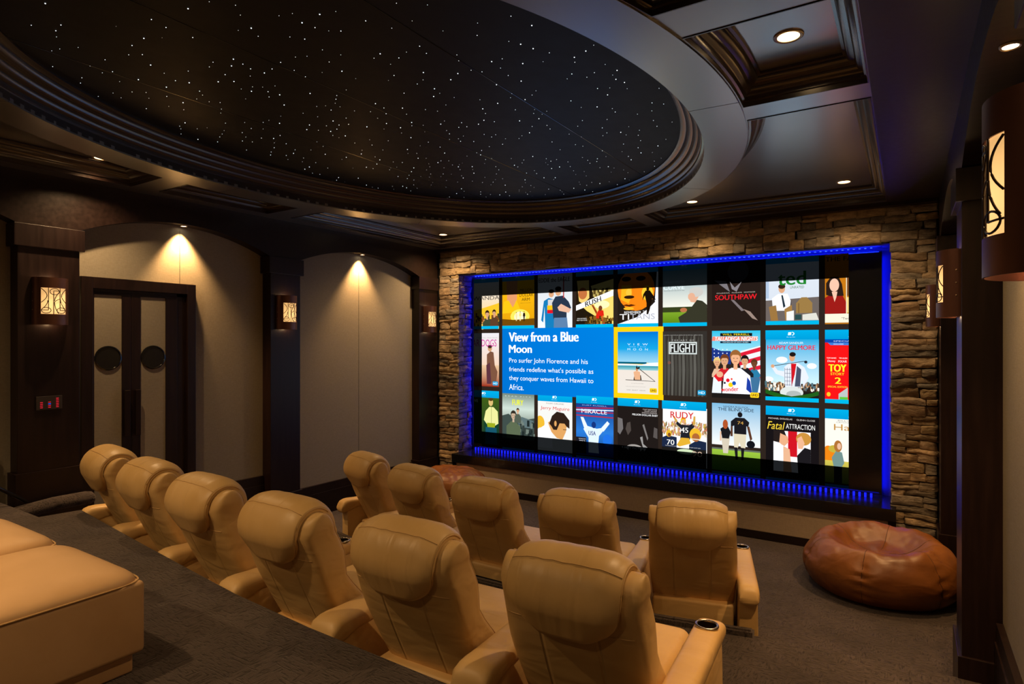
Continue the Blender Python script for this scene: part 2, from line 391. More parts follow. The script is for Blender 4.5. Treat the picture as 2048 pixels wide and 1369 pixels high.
# ------------------------------------------------------------------ ceiling with coffers and oval
EC = (-3.0, 3.37); EA, EB = 1.93, 2.66; RW = .275
def ell(a, b, t): return (EC[0] + a * math.cos(t), EC[1] + b * math.sin(t))
def coffer_poly(x0, x1, y0, y1):
    a, b = EA + RW + .004, EB + RW + .004
    out = lambda p: ((p[0] - EC[0]) / a) ** 2 + ((p[1] - EC[1]) / b) ** 2 > 1
    cs = [(x0, y0), (x1, y0), (x1, y1), (x0, y1)]
    pts = []
    for i in range(4):
        p, q = cs[i], cs[(i + 1) % 4]
        n = 400
        for k in range(n): pts.append((p[0] + (q[0] - p[0]) * k / n, p[1] + (q[1] - p[1]) * k / n, k == 0))
    o = [out(p) for p in pts]
    st = next(i for i in range(len(pts)) if o[i] and not o[i - 1])
    seq = []
    for k in range(len(pts)):
        i = (st + k) % len(pts)
        if not o[i]: break
        seq.append(pts[i])
    keep = [seq[0][:2]] + [p[:2] for p in seq[1:-1] if p[2]] + [seq[-1][:2]]
    t0 = math.atan2((seq[-1][1] - EC[1]) / b, (seq[-1][0] - EC[0]) / a); t1 = math.atan2((seq[0][1] - EC[1]) / b, (seq[0][0] - EC[0]) / a)
    d = (t1 - t0 + PI) % (2 * PI) - PI
    n = max(6, int(abs(d) * 24))
    keep += [ell(a, b, t0 + d * k / n) for k in range(1, n)]
    return keep
COFF = [(-2.36, -.17, 3.92, 6.83), (-1.4, -.17, 2.70, 3.69), (-2.36, -.17, -.09, 2.45), (-3.45, -2.55, 5.4, 6.83), (-3.45, -2.55, -.09, 1.4),
        (-5.68, -3.65, 4.28, 6.83), (-5.68, -4.6, 2.88, 4.0), (-5.68, -3.65, -.09, 2.65)]
CP = [coffer_poly(*c) for c in COFF]
def area2(p): return sum(p[i][0] * p[(i + 1) % len(p)][1] - p[(i + 1) % len(p)][0] * p[i][1] for i in range(len(p))) / 2
CP = [p if area2(p) > 0 else p[::-1] for p in CP]
outer = [(XLW, YB), (XRW, YB), (XRW, 7.5), (XLW, 7.5)]
oval = [ell(EA, EB, i * 2 * PI / 128) for i in range(128)]
loops = [outer] + [p[::-1] for p in CP] + [oval[::-1]]
tri = tessellate_polygon([[Vector((x, y, 0)) for x, y in l] for l in loops])
allp = [p for l in loops for p in l]
obj('ceiling', [(x, y, ZC) for x, y in allp], [tuple(t) for t in tri], M_CEIL, kind='structure')
def inset(poly, d):
    n = len(poly); r = []
    for i in range(n):
        p0, p1, p2 = Vector(poly[i - 1]), Vector(poly[i]), Vector(poly[(i + 1) % n])
        e1 = (p1 - p0).normalized(); e2 = (p2 - p1).normalized()
        n1 = Vector((-e1.y, e1.x)); n2 = Vector((-e2.y, e2.x)); b = (n1 + n2); b.normalize()
        k = max(.35, b.dot(n1)); r.append(p1 + b * d / k)
    return r
PROF = [(0, -.004), (.006, -.004), (.008, .022), (.020, .026), (.022, .048), (.030, .056), (.045, .062), (.055, .074), (.058, .086), (.070, .090), (.086, .098), (.096, .112), (.098, .122), (.112, .126), (.114, .14)]
for k, p in enumerate(CP):
    rings = [[(q[0], q[1], ZC + z) for q in inset(p, d)] for d, z in PROF]
    o = MB().loft(rings, cap=(False, False)).build('trim_%d' % (40 + k), M_CROWN, kind='structure')
    weighted(o, 50)
    tp = [(q[0], q[1]) for q in inset(p, .112)]
    t3 = tessellate_polygon([[Vector((x, y, 0)) for x, y in tp]])
    obj('ceiling_coffer_panel', [(x, y, ZC + .14) for x, y in tp], [tuple(t) for t in t3], M_CEIL, kind='structure')
# flat band of the oval, in segments with tight joints
def band(name, r0, r1, z0, z1, a0=0, a1=2 * PI, n=128, mat=M_CEIL):
    rings = []
    for i in range(n + 1):
        t = a0 + (a1 - a0) * i / n
        A = ell(EA + r0, EB + r0, t); B = ell(EA + r1, EB + r1, t)
        rings.append([(*A, z0), (*B, z0), (*B, z1), (*A, z1)])
    return MB().loft(rings).build(name, mat, kind='structure')
gaps = [R(g) for g in (4, 46, 92, 140, 184, 230, 276, 322)]
for i, g in enumerate(gaps):
    g2 = gaps[i + 1] if i < 7 else gaps[0] + 2 * PI
    weighted(band('trim_%d' % (60 + i), 0, RW, ZC - .010, ZC + .02, g + .0012, g2 - .0012, 24), 30)
RPROF = [(0, 0), (0, .055), (.016, .058), (.018, .076), (.030, .082), (.042, .096), (.044, .110), (.060, .116), (.076, .130), (.080, .146), (.094, .150), (.112, .160), (.124, .176), (.126, .190), (.146, .194), (.165, .204), (.166, .222)]
rings = [[(*ell(EA - d, EB - d, i * 2 * PI / 160), ZC + z) for i in range(160)] for d, z in RPROF]
weighted(MB().loft(rings, cap=(False, False)).build('trim_70', M_CROWN, kind='structure'), 50)
st = MB()
ring = [(*ell(EA - .16, EB - .16, i * 2 * PI / 96), ZC + .214) for i in range(96)]
st.add(ring + [(p[0], p[1], ZC + .24) for p in ring], [tuple(range(96)), tuple(range(191, 95, -1))] + [(i, (i + 1) % 96, 96 + (i + 1) % 96, 96 + i) for i in range(96)])
star_root = st.build('star_ceiling_panel', M_STAR)
tag(star_root, 'black oval ceiling panel dotted with tiny white fibre optic stars', 'ceiling panel')
sm = MB()
for xx in (-3.9, -3.0, -2.1):
    yy = (EB - .17) * math.sqrt(max(0, 1 - ((xx - EC[0]) / (EA - .17)) ** 2)); sm.box(xx - .002, xx + .002, EC[1] - yy, EC[1] + yy, ZC + .2125, ZC + .215)
sm.build('panel_seam', M_BLACK, star_root)
rs = random.Random(11); spts = []
while len(spts) < 560:
    x, y = EC[0] + rs.uniform(-1, 1) * (EA - .2), EC[1] + rs.uniform(-1, 1) * (EB - .2)
    if ((x - EC[0]) / (EA - .2)) ** 2 + ((y - EC[1]) / (EB - .2)) ** 2 > 1: continue
    if any((x - a) ** 2 + (y - b) ** 2 < .0035 for a, b, _ in spts): continue
    spts.append((x, y, rs.choice([.0013, .0015, .0018, .0022, .0030])))
def star_mesh(r):
    return MB().lathe([(r, 0), (r * .7, -r * .7), (.0001, -r)], n=8, cap=(True, False))
def vis(p):
    d = Vector((p[0], p[1], ZC + .2 - 2.1)); f = Vector((-math.sin(R(33)), math.cos(R(33)), 0)); r = Vector((math.cos(R(33)), math.sin(R(33)), 0))
    k = d.dot(f)
    return k > 0 and abs(d.dot(r) / k) < .84 and d.z / k < .56
spts.sort(key=lambda p: (not vis(p), -p[2] / math.hypot(p[0], p[1])))
sh = {}
for x, y, r in spts[:100]:
    if r not in sh: sh[r] = star_mesh(r); me = sh[r].build('star_light', M_STARL, star_root).data; bpy.data.objects.remove(bpy.context.scene.objects['star_light'] if 'star_light' in bpy.context.scene.objects else None) if False else None; sh[r] = me; o = star_root.children[-1]
    else: o = link(bpy.data.objects.new('star_light', sh[r]), star_root)
    o.location = (x, y, ZC + .214)
rest = MB()
for x, y, r in spts[100:]:
    rest.lathe([(r, 0), (r * .7, -r * .7), (.0001, -r)], n=6, cap=(True, False))
    k = 18
    rest.v[-k:] = [(a + x, b + y, c + ZC + .214) for a, b, c in rest.v[-k:]]
rest.build('star_lights', M_STARL, star_root, kind='stuff')
# trim strip over the stone wall
MB().box(XLW, XR, 6.93, 7.02, 3.42, ZC).build('trim_75', M_WOODH, kind='structure')

# ------------------------------------------------------------------ stone wall
def hsh(*a): return noise.noise(Vector(a))
sv, sf, scol = [], [], []
TINTS = [(.36, .27, .175), (.43, .31, .19), (.30, .24, .175), (.26, .22, .175), (.48, .35, .20), (.23, .20, .165), (.40, .30, .205), (.34, .24, .15)]
def stone(s0, s1, z0, z1, fn, rnd):
    j = lambda a: rnd.uniform(-a, a)
    w_, h_ = s1 - s0, z1 - z0; g = .002
    jz = min(.016, h_ * .2); js = min(.02, w_ * .12)
    c = [(s0 - g + j(js) * .6, z0 - g + j(jz) * .7), (s1 + g + j(js) * .6, z0 - g + j(jz) * .7), (s1 + g + j(js) * .6, z1 + g + j(jz) * .7), (s0 - g + j(js) * .6, z1 + g + j(jz) * .7)]
    dep = rnd.uniform(.034, .052); tl, tl2 = j(.008), j(.008)
    nu, nv = max(4, min(10, int(w_ / .035))), 5; n0 = len(sv); sd = rnd.uniform(0, 99)
    for a in range(nu + 1):
        for b_ in range(nv + 1):
            u, v = a / nu, b_ / nv
            s = (c[0][0] * (1 - u) + c[1][0] * u) * (1 - v) + (c[3][0] * (1 - u) + c[2][0] * u) * v
            z = (c[0][1] * (1 - u) + c[1][1] * u) * (1 - v) + (c[3][1] * (1 - u) + c[2][1] * u) * v
            z += .009 * hsh(s * 14, sd, v * 2) * (1 if b_ in (0, nv) else .3)
            e = 1 if 0 < a < nu and 0 < b_ < nv else 0
            d = (dep + tl * (u - .5) * 2 + tl2 * (v - .5) + .014 * hsh(s * 14, z * 22, sd) + .009 * hsh(s * 40, z * 50, sd)) if e else dep * .45
            if e and (a in (1, nu - 1) or b_ in (1, nv - 1)):
                if a in (1, nu - 1): s += (c[0][0] - s) * .62 if a == 1 else (c[1][0] - s) * .62
                if b_ in (1, nv - 1): z += (c[0][1] - z) * .5 if b_ == 1 else (c[3][1] - z) * .5
                d -= .004 + abs(hsh(s * 30, z * 30, sd + 5)) * .010
            sv.append(fn(s, z, d))
    t = TINTS[rnd.randrange(len(TINTS))]; k = rnd.uniform(.75, 1.15); t = (t[0] * k, t[1] * k, t[2] * k, 1)
    for a in range(nu):
        for b_ in range(nv):
            q = n0 + a * (nv + 1) + b_
            sf.append((q, q + nv + 1, q + nv + 2, q + 1)); scol.append(t)
def course(segs, zlo, zhi, fn, seed):
    rnd = random.Random(seed); z = zlo
    while z < zhi - .02:
        h = min(rnd.choice([.06, .075, .085, .095, .105, .12]), zhi - z)
        if zhi - z - h < .04: h = zhi - z
        for a, b in segs(z + h / 2):
            s = a
            while s < b - .01:
                w_ = min(rnd.uniform(.10, .36), b - s)
                if b - s - w_ < .07: w_ = b - s
                if h > .08 and rnd.random() < .35:
                    k = rnd.uniform(.4, .6); stone(s, s + w_, z, z + h * k, fn, rnd); stone(s, s + w_, z + h * k, z + h, fn, rnd)
                else: stone(s, s + w_, z, z + h, fn, rnd)
                s += w_
        z += h
def wv(s, z):
    f = min(1, max(0, (3.43 - z) / .12)) * min(1, z / .1) * min(1, abs(z - 3.08) / .10)
    return f * (.022 * hsh(s * 2.6, z * 3.1, 2.2) + .012 * hsh(s * 7, z * 5, 4.4))
OX0, OX1, OZ0, OZ1 = -5.50, -.138, .50, 3.08
front_fn = lambda s, z, d: (s, 7.06 - d, z + wv(s, z))
course(lambda z: [(-5.85, .235)] if z > OZ1 else [(-5.86, OX0), (OX1, .235)], 0.0, OZ1, front_fn, 5)
course(lambda z: [(-5.85, .235)], OZ1, 3.43, front_fn, 6)
course(lambda z: [(0, .36)], .40, OZ1, lambda s, z, d: (OX0 - .06 + d, 7.03 + s, z), 9)
me = bpy.data.meshes.new('wall_front'); me.from_pydata(sv, [], sf); me.update(); me.materials.append(M_STONE)
ca = me.color_attributes.new('tint', 'FLOAT_COLOR', 'CORNER')
buf = []
for p, c in zip(me.polygons, scol): buf += list(c) * p.loop_total
ca.data.foreach_set('color', buf)
wf = bpy.data.objects.new('wall_front', me); COL.objects.link(wf); wf['kind'] = 'structure'
for p in me.polygons: p.use_smooth = True
me.set_sharp_from_angle(angle=R(45))
# dark joint backing and the recess the screen hangs in
MB().box(XLW, OX0 - .05, 7.06, 7.5, 0, 3.44).box(OX1 + .01, XRW, 7.06, 7.5, 0, 3.44).box(OX0 - .05, OX1 + .01, 7.06, 7.5, OZ1, 3.44).build('wall_front_backing', M_BLACKM, kind='structure')
M_RECESS = plain('recess lining', (.10, .10, .16), .5)
MB().box(OX0 - .05, OX1 + .01, 7.46, 7.5, 0, OZ1).build('wall_front_recess', M_RECESS, kind='structure')
MB().box(OX0 - .04, OX1 + .008, 7.07, 7.46, OZ1 - .006, OZ1 + .0).build('trim_76', M_RECESS, kind='structure')
MB().box(OX1 - .001, OX1 + .008, 7.07, 7.46, .5, OZ1 - .006).build('trim_77', M_RECESS, kind='structure')

# ------------------------------------------------------------------ stage shelf under the screen
sh_root = empty('screen_shelf', (-2.8, 7.1, 0), label='long black gloss shelf with beige fabric front below the screen', cat='shelf')
def loc(mb, r):
    mb.v = [(x - r.location.x, y - r.location.y, z - r.location.z) for x, y, z in mb.v]; return mb
loc(MB().box(-5.48, -.094, 6.85, 7.45, .38, .50), sh_root).build('shelf_top', M_BLACK, sh_root, bevel=.004)
loc(MB().box(-5.48, -5.42, 6.87, 7.05, 0, .38).box(-.16, -.094, 6.87, 7.05, 0, .38).box(-5.42, -.16, 6.87, 7.05, 0, .085), sh_root).build('frame', M_WOODH, sh_root)
loc(MB().box(-5.42, -.16, 6.885, 7.05, .085, .38), sh_root).build('fabric_front', M_FAB_LIT, sh_root)

# ------------------------------------------------------------------ screen
YP = 7.28
scr = empty('projection_screen', (-2.86, 7.33, 1.8), label='very wide black framed screen showing a grid of film covers', cat='screen')
loc(MB().box(-5.415, -.222, YP + .004, YP + .09, .53, 3.035), scr).build('screen_panel', M_BLACK, scr, bevel=.004)
IX0, IX1, IZ0, IZ1 = -5.256, -.52, 2.1 - 1.316, 2.1 + .675
DIM = .013
def paint(name, faces, parent, layer, mat, clip=True):
    """faces: list of (poly2d, colors-per-corner linear); clipped to the lit picture, the overscan stays faint"""
    bm = bmesh.new(); cl = bm.loops.layers.float_color.new('tint')
    for poly, cols in faces:
        vs = [bm.verts.new((p[0], 0, p[1])) for p in poly]
        try: f = bm.faces.new(vs)
        except Exception: continue
        for l, c in zip(f.loops, cols): l[cl] = (*c, 1)
    for co, no in (((0, 0, IZ1), (0, 0, 1)), ((0, 0, IZ0), (0, 0, 1)), ((0, 0, 3.03), (0, 0, 1)), ((0, 0, .56), (0, 0, 1)), ((IX0, 0, 0), (1, 0, 0)), ((IX1, 0, 0), (1, 0, 0)), ((-5.40, 0, 0), (1, 0, 0))):
        g = list(bm.verts) + list(bm.edges) + list(bm.faces)
        bmesh.ops.bisect_plane(bm, geom=g, plane_co=co, plane_no=no, dist=1e-6)
    kill = []
    for f in bm.faces:
        c = f.calc_center_median()
        if c.x > IX1 or c.z > 3.03 or c.z < .56 or c.x < -5.40: kill.append(f); continue
        if c.z > IZ1 or c.z < IZ0 or c.x < IX0:
            for l in f.loops: q = l[cl]; l[cl] = (q[0] * DIM, q[1] * DIM * 1.15, q[2] * DIM * 1.3, 1)
        if f.normal.y > 0: f.normal_flip()
    bmesh.ops.delete(bm, geom=kill, context='FACES')
    if not bm.faces: bm.free(); return None
    for v in bm.verts: v.co.y = -layer * .00035
    me = bpy.data.meshes.new(name); bm.to_mesh(me); bm.free(); me.materials.append(mat)
    o = bpy.data.objects.new(name, me); link(o, parent)
    o.location = (-scr.location.x, YP - scr.location.y, -scr.location.z) if parent is scr else (0, 0, 0)
    return o
def text_faces(s, x, z, w_, h_, col, bold=0.0, shear=0.0, align='C', rot=0):
    cu = bpy.data.curves.new('t', 'FONT'); cu.body = s; cu.size = 1;  cu.shear = shear; cu.resolution_u = 3
    to = bpy.data.objects.new('t', cu); COL.objects.link(to)
    bpy.context.view_layer.update()
    me = bpy.data.meshes.new_from_object(to.evaluated_get(bpy.context.evaluated_depsgraph_get()))
    bpy.data.objects.remove(to); bpy.data.curves.remove(cu)
    xs = [v.co.x for v in me.vertices]; ys = [v.co.y for v in me.vertices]
    if not xs: return []
    x0, x1, y0, y1 = min(xs), max(xs), min(ys), max(ys)
    sx = w_ / (x1 - x0); sy = h_ / (y1 - y0)
    ca, sa = math.cos(rot), math.sin(rot); out = []
    bs = (0,) if bold <= .01 else (-.9 * bold * h_, 0, .9 * bold * h_)
    for dx, p in ((d_, p_) for d_ in bs for p_ in me.polygons):
        q = []
        for i in p.vertices:
            a = (me.vertices[i].co.x - x0) * sx - (w_ / 2 if align == 'C' else 0) + dx; b = (me.vertices[i].co.y - y0) * sy - h_ / 2
            q.append((x + a * ca - b * sa, z + a * sa + b * ca))
        out.append((q, [col] * len(q)))
    bpy.data.meshes.remove(me); return out
PW, PH = .535, .78
def px0(k): return -5.486 + .593 * k
ROWZ = {'T': 2.1 + .97, 'M': 2.1 + .13, 'B': 2.1 - .713}
def poster(name_, k, row, shapes, texts=(), strip=True, foot=False, h=PH):
    X, Z = px0(k), ROWZ[row]
    U = lambda p: (X + p[0] * PW, Z - p[1] * h)
    fc = []; lay = 2
    objs = []
    def col(c): return lin(c)
    layers = []
    for s in shapes:
        t = s[0]
        if t == 'r':
            _, c, a, b, c2, d = s; pts = [(a, b), (c2, b), (c2, d), (a, d)]; cc = [col(c)] * 4
        elif t == 'g':   # vertical gradient rectangle
            _, c, cb, a, b, c2, d = s; pts = [(a, b), (c2, b), (c2, d), (a, d)]; cc = [col(c), col(c), col(cb), col(cb)]
        elif t == 'e':
            _, c, cx, cy, rx, ry = s; pts = [(cx + rx * math.cos(q * PI / 10), cy + ry * math.sin(q * PI / 10)) for q in range(20)]; cc = [col(c)] * 20
        elif t == 'p':
            _, c, pts = s; cc = [col(c)] * len(pts)
        elif t == 'crowd':
            _, cs, x0, y0, x1, y1, n, sz = s; rr = random.Random(n + k)
            for _i in range(n):
                a, b = rr.uniform(x0, x1), rr.uniform(y0, y1); q = sz * rr.uniform(.6, 1.3)
                layers.append(([U((a - q, b - q)), U((a + q, b - q)), U((a + q, b + q * 2)), U((a - q, b + q * 2))], [col(rr.choice(cs))] * 4))
            continue
        pts = [(min(1, max(0, a)), min(1, max(0, b))) for a, b in pts]
        layers.append(([U(p) for p in pts], cc))
    if strip:
        layers.append(([U((0, 0)), U((1, 0)), U((1, .13)), U((0, .13))], [lin((0, 168, 222))] * 2 + [lin((0, 150, 208))] * 2))
    if foot:
        layers.append(([U((0, .945)), U((1, .945)), U((1, 1)), U((0, 1))], [lin((0, 176, 224))] * 4))
    # stack: every shape slightly in front of the one before, all in one mesh
    bms = []
    root = None
    # background first shape as AUTO sampled quad, the rest in detail mesh
    o = paint('film_cover', layers[:1], scr, 2, M_PIC)
    if o is None: return None
    bm = []
    det = layers[1:]
    if det:
        # one mesh, per-shape depth
        vs, fs, cs = [], [], []
        tmp = []
        for n_, (pl, cc) in enumerate(det):
            q = paint('x', [(pl, cc)], scr, 3 + n_ * .3, M_PICT)
            if q: tmp.append(q)
        if tmp:
            b2 = bmesh.new()
            for q in tmp:
                b2.from_mesh(q.data)
            me = bpy.data.meshes.new('cover_art'); b2.to_mesh(me); b2.free(); me.materials.append(M_PICT)
            for q in tmp:
                d = q.data; bpy.data.objects.remove(q); bpy.data.meshes.remove(d)
            a = bpy.data.objects.new('cover_art', me); link(a, o)
    for tx in texts:
        s, c, cx, cy, w_, h_ = tx[:6]; bold = tx[6] if len(tx) > 6 else .01; shr = tx[7] if len(tx) > 7 else 0; rot = tx[8] if len(tx) > 8 else 0
        fcs = text_faces(s, X + cx * PW, Z - cy * h, w_ * PW, h_ * h, lin(c), bold, shr, 'C', rot)
        t = paint('cover_lettering', fcs, scr, 3.5 + len(layers) * .3, M_PICT)
        if t: t.parent = o; t.location = (0, 0, 0)
    if strip:
        fcs = [([U(p) for p in [(.44, .03), (.50, .028), (.49, .07), (.43, .072)]], [lin((225, 245, 255))] * 4)]
        arc = [(.50 + .055 * math.cos(q), .05 + .027 * math.sin(q)) for q in [(-1.3 + i * .26) for i in range(11)]]; arc2_ = [(.495 + .04 * math.cos(q), .05 + .018 * math.sin(q)) for q in [(1.3 - i * .26) for i in range(11)]]
        fcs.append(([U(p) for p in arc + arc2_], [lin((225, 245, 255))] * 22))
        fcs += text_faces('Blu-ray Disc', X + .49 * PW, Z - .098 * h, .16 * PW, .012 * h, lin((210, 240, 255)))
        t = paint('disc_logo', fcs, scr, 3.5 + len(layers) * .3, M_PICT)
        if t: t.parent = o; t.location = (0, 0, 0)
    return o
def badge(k, row, s):
    X, Z = px0(k), ROWZ[row]; c = (255, 205, 30) if s == 'UHD' else (10, 150, 205); tcx = (20, 20, 20) if s == 'UHD' else (235, 250, 255)
    x0, x1, z0, z1 = X + .80 * PW, X + .975 * PW, Z - .975 * PH, Z - .90 * PH; b = .008
    o = paint('quality_badge', [([(x0 + b, z0), (x1 - b, z0), (x1, z0 + b), (x1, z1 - b), (x1 - b, z1), (x0 + b, z1), (x0, z1 - b), (x0, z0 + b)], [lin(c)] * 8)], scr, 22, M_PICT)
    if o is None: return
    t = paint('badge_lettering', text_faces(s, (x0 + x1) / 2, (z0 + z1) / 2, (x1 - x0) * .74, (z1 - z0) * .5, lin(tcx), .03), scr, 23, M_PICT)
    if t: t.parent = o; t.location = (0, 0, 0)
def q4(x0, x1, z0, z1): return [(x0, z0), (x1, z0), (x1, z1), (x0, z1)]
# dark backdrop of the picture
paint('picture_background', [(q4(IX0, IX1, .57, 3.03), [lin((44, 34, 28))] * 4)], scr, 1, M_PIC)
# --- information panel and the yellow selection frame
pn = paint('information_panel', [(q4(px0(1) - .0, -3.17, 2.1 - .735, 2.1 + .195), [lin((0, 108, 200)), lin((0, 122, 214)), lin((0, 122, 214)), lin((0, 112, 204))])], scr, 6, M_PIC)
for s, z, w_, h_, b in (('View from a Blue', .072, 1.10, .132, .055), ('Moon', -.098, .375, .112, .055), ('Pro surfer John Florence and his', -.270, 1.24, .085, .008), ('friends redefine what\'s possible as', -.395, 1.32, .085, .008), ('they conquer waves from Hawaii to', -.520, 1.32, .085, .008), ('Africa.', -.640, .245, .082, .008)):
    t = paint('panel_lettering', text_faces(s, -4.775, 2.1 + z, w_, h_, lin((245, 252, 255)), b, 0, 'L'), scr, 7, M_PICT); t.parent = pn; t.location = (0, 0, 0)
pn.location = pn.location
yf = paint('selection_frame', [(q4(-3.168, -2.513, 2.1 - .714, 2.1 + .192), [lin((255, 200, 10))] * 4)], scr, 1.6, M_PIC)
SK = (214, 160, 120); HR = (50, 32, 22)
def bust(cx, cy, r, cloth, skin=SK, hair=HR, w=2.2, hgt=5):
    return [('p', cloth, [(cx - r * w, cy + r * hgt), (cx - r * w, cy + r * 2.4), (cx - r * .8, cy + r * 1.3), (cx + r * .8, cy + r * 1.3), (cx + r * w, cy + r * 2.4), (cx + r * w, cy + r * hgt)]),
            ('r', skin, cx - r * .35, cy + r * .5, cx + r * .35, cy + r * 1.5), ('e', hair, cx, cy - r * .22, r * 1.02, r * .82), ('e', skin, cx, cy + r * .1, r * .82, r * .8), ('p', hair, [(cx - r * .85, cy - r * .15), (cx - r * .7, cy - r * .75), (cx + r * .7, cy - r * .75), (cx + r * .85, cy - r * .15), (cx + r * .5, cy - r * .38), (cx - r * .5, cy - r * .38)]),
            ('r', (70, 40, 30), cx - r * .45, cy + r * .02, cx - r * .18, cy + r * .09), ('r', (70, 40, 30), cx + r * .18, cy + r * .02, cx + r * .45, cy + r * .09), ('r', (150, 80, 70), cx - r * .25, cy + r * .45, cx + r * .25, cy + r * .52)]
def figure(cx, cy, h, top, leg, skin=SK, hair=HR):
    return [('p', leg, [(cx - h * .12, cy + h * .45), (cx + h * .12, cy + h * .45), (cx + h * .11, cy + h), (cx + h * .03, cy + h), (cx, cy + h * .6), (cx - h * .03, cy + h), (cx - h * .11, cy + h)]),
            ('p', top, [(cx - h * .16, cy + h * .16), (cx + h * .16, cy + h * .16), (cx + h * .22, cy + h * .5), (cx + h * .12, cy + h * .5), (cx - h * .12, cy + h * .5), (cx - h * .22, cy + h * .5)]),
            ('e', skin, cx, cy + h * .08, h * .07, h * .07), ('e', hair, cx, cy + h * .045, h * .072, h * .05)]
W_ = (240, 240, 238)
# --- upper row
poster('a', 0, 'T', [('g', (222, 224, 230), (245, 200, 90), 0, 0, 1, 1), ('p', (240, 190, 40), [(0, .68), (.5, .60), (1, .52), (1, 1), (0, 1)]), ('crowd', [(120, 70, 30), (60, 60, 40), (240, 210, 90), (220, 150, 90)], 0, .72, 1, .94, 60, .03)] + bust(.62, .72, .07, (60, 70, 50)) + bust(.85, .70, .06, (90, 60, 40)),
       [('RWANDA', (50, 45, 45), .52, .42, 1.0, .07, .0)], foot=True)
poster('b', 1, 'T', [('g', (250, 190, 20), (215, 150, 10), 0, 0, 1, 1), ('p', (222, 150, 100), [(.12, 0), (.5, 0), (.46, .5), (.32, .62), (.16, .5)]), ('p', (245, 190, 20), [(.05, .5), (.2, .48), (.34, .62), (.45, .48), (.6, .7), (0, .72)]), ('e', (255, 225, 90), .56, .78, .30, .13), ('e', (255, 246, 200), .56, .79, .18, .10), ('p', (110, 70, 8), [(0, .82), (.35, .84), (1, .82), (1, .95), (0, .95)])]
       + figure(.45, .70, .16, (235, 220, 160), (235, 215, 150)) + figure(.57, .69, .17, (235, 215, 120), (240, 225, 160)) + figure(.69, .69, .18, (40, 28, 15), (40, 28, 15)),
       [('MILLION', (70, 55, 10), .76, .31, .38, .055, 0), ('DOLLAR', (70, 55, 10), .76, .395, .42, .06, 0), ('ARM', (60, 48, 10), .74, .475, .25, .055, 0), ('BASED ON A TRUE STORY', (90, 70, 20), .74, .54, .32, .012, 0)], foot=True)
poster('c', 2, 'T', [('g', (205, 212, 218), (232, 236, 240), 0, 0, 1, 1), ('p', (20, 120, 180), [(.22, .97), (.20, .62), (.16, .9), (.10, .86), (.18, .52), (.32, .47), (.48, .50), (.5, 1), (.22, 1)]), ('r', (205, 205, 205), .30, .50, .48, .63), ('r', (245, 190, 20), .28, .60, .48, .68), ('r', (215, 20, 40), .28, .68, .48, .74),
       ('p', (38, 52, 72), [(.42, .56), (.52, .45), (.74, .44), (.9, .55), (.97, .66), (.84, .7), (.84, .84), (.46, .84)]), ('p', (226, 178, 150), [(.58, .64), (.68, .58), (.97, .68), (.9, .74), (.62, .70)]), ('p', (90, 125, 165), [(.48, .82), (.85, .82), (.88, 1), (.47, 1)]), ('e', SK, .40, .40, .075, .06), ('e', HR, .40, .355, .08, .035), ('e', SK, .60, .37, .085, .07), ('e', (35, 25, 20), .60, .315, .09, .04), ('r', (180, 60, 60), .74, .1, .77, .48)],
       [('EDDIE the EAGLE', (15, 18, 30), .48, .155, .9, .075, .02)], strip=False)
poster('d', 3, 'T', [('g', (40, 28, 14), (30, 22, 10), 0, 0, 1, 1), ('p', (235, 200, 110), [(.02, .2), (.35, .2), (.36, .5), (.2, .6), (.08, .55)]), ('e', (190, 110, 60), .18, .42, .12, .10), ('p', (230, 205, 120), [(.4, .3), (1, .2), (1, .42), (.5, .5)]), ('crowd', [(60, 50, 20), (180, 160, 90), (90, 70, 30)], .45, .36, .95, .45, 30, .03), ('p', (240, 212, 110), [(.2, .66), (1, .48), (1, .95), (.75, .9), (.3, .72)]), ('e', (255, 240, 180), .7, .62, .2, .07), ('p', (246, 246, 246), [(0, .62), (1, .38), (1, .48), (0, .71)]), ('p', (215, 35, 20), [(.55, .78), (.62, .70), (.74, .72), (.78, .94), (.5, .94)]), ('e', (120, 60, 30), .66, .68, .05, .045), ('p', (150, 60, 20), [(.42, .62), (.47, .62), (.58, .74), (.55, .78)]), ('crowd', [(60, 40, 10), (200, 150, 60), (130, 90, 30)], .25, .82, 1, .93, 50, .025), ('r', (30, 22, 12), 0, .72, .22, .94)],
       [('RUSH', (20, 20, 20), .47, .565, .46, .085, .03, .15, .30), ('RON HOWARD\'S', (230, 230, 225), .17, .845, .26, .02, .01), ('BEST FILM EVER', (230, 230, 225), .17, .875, .28, .02, .01)], foot=True)
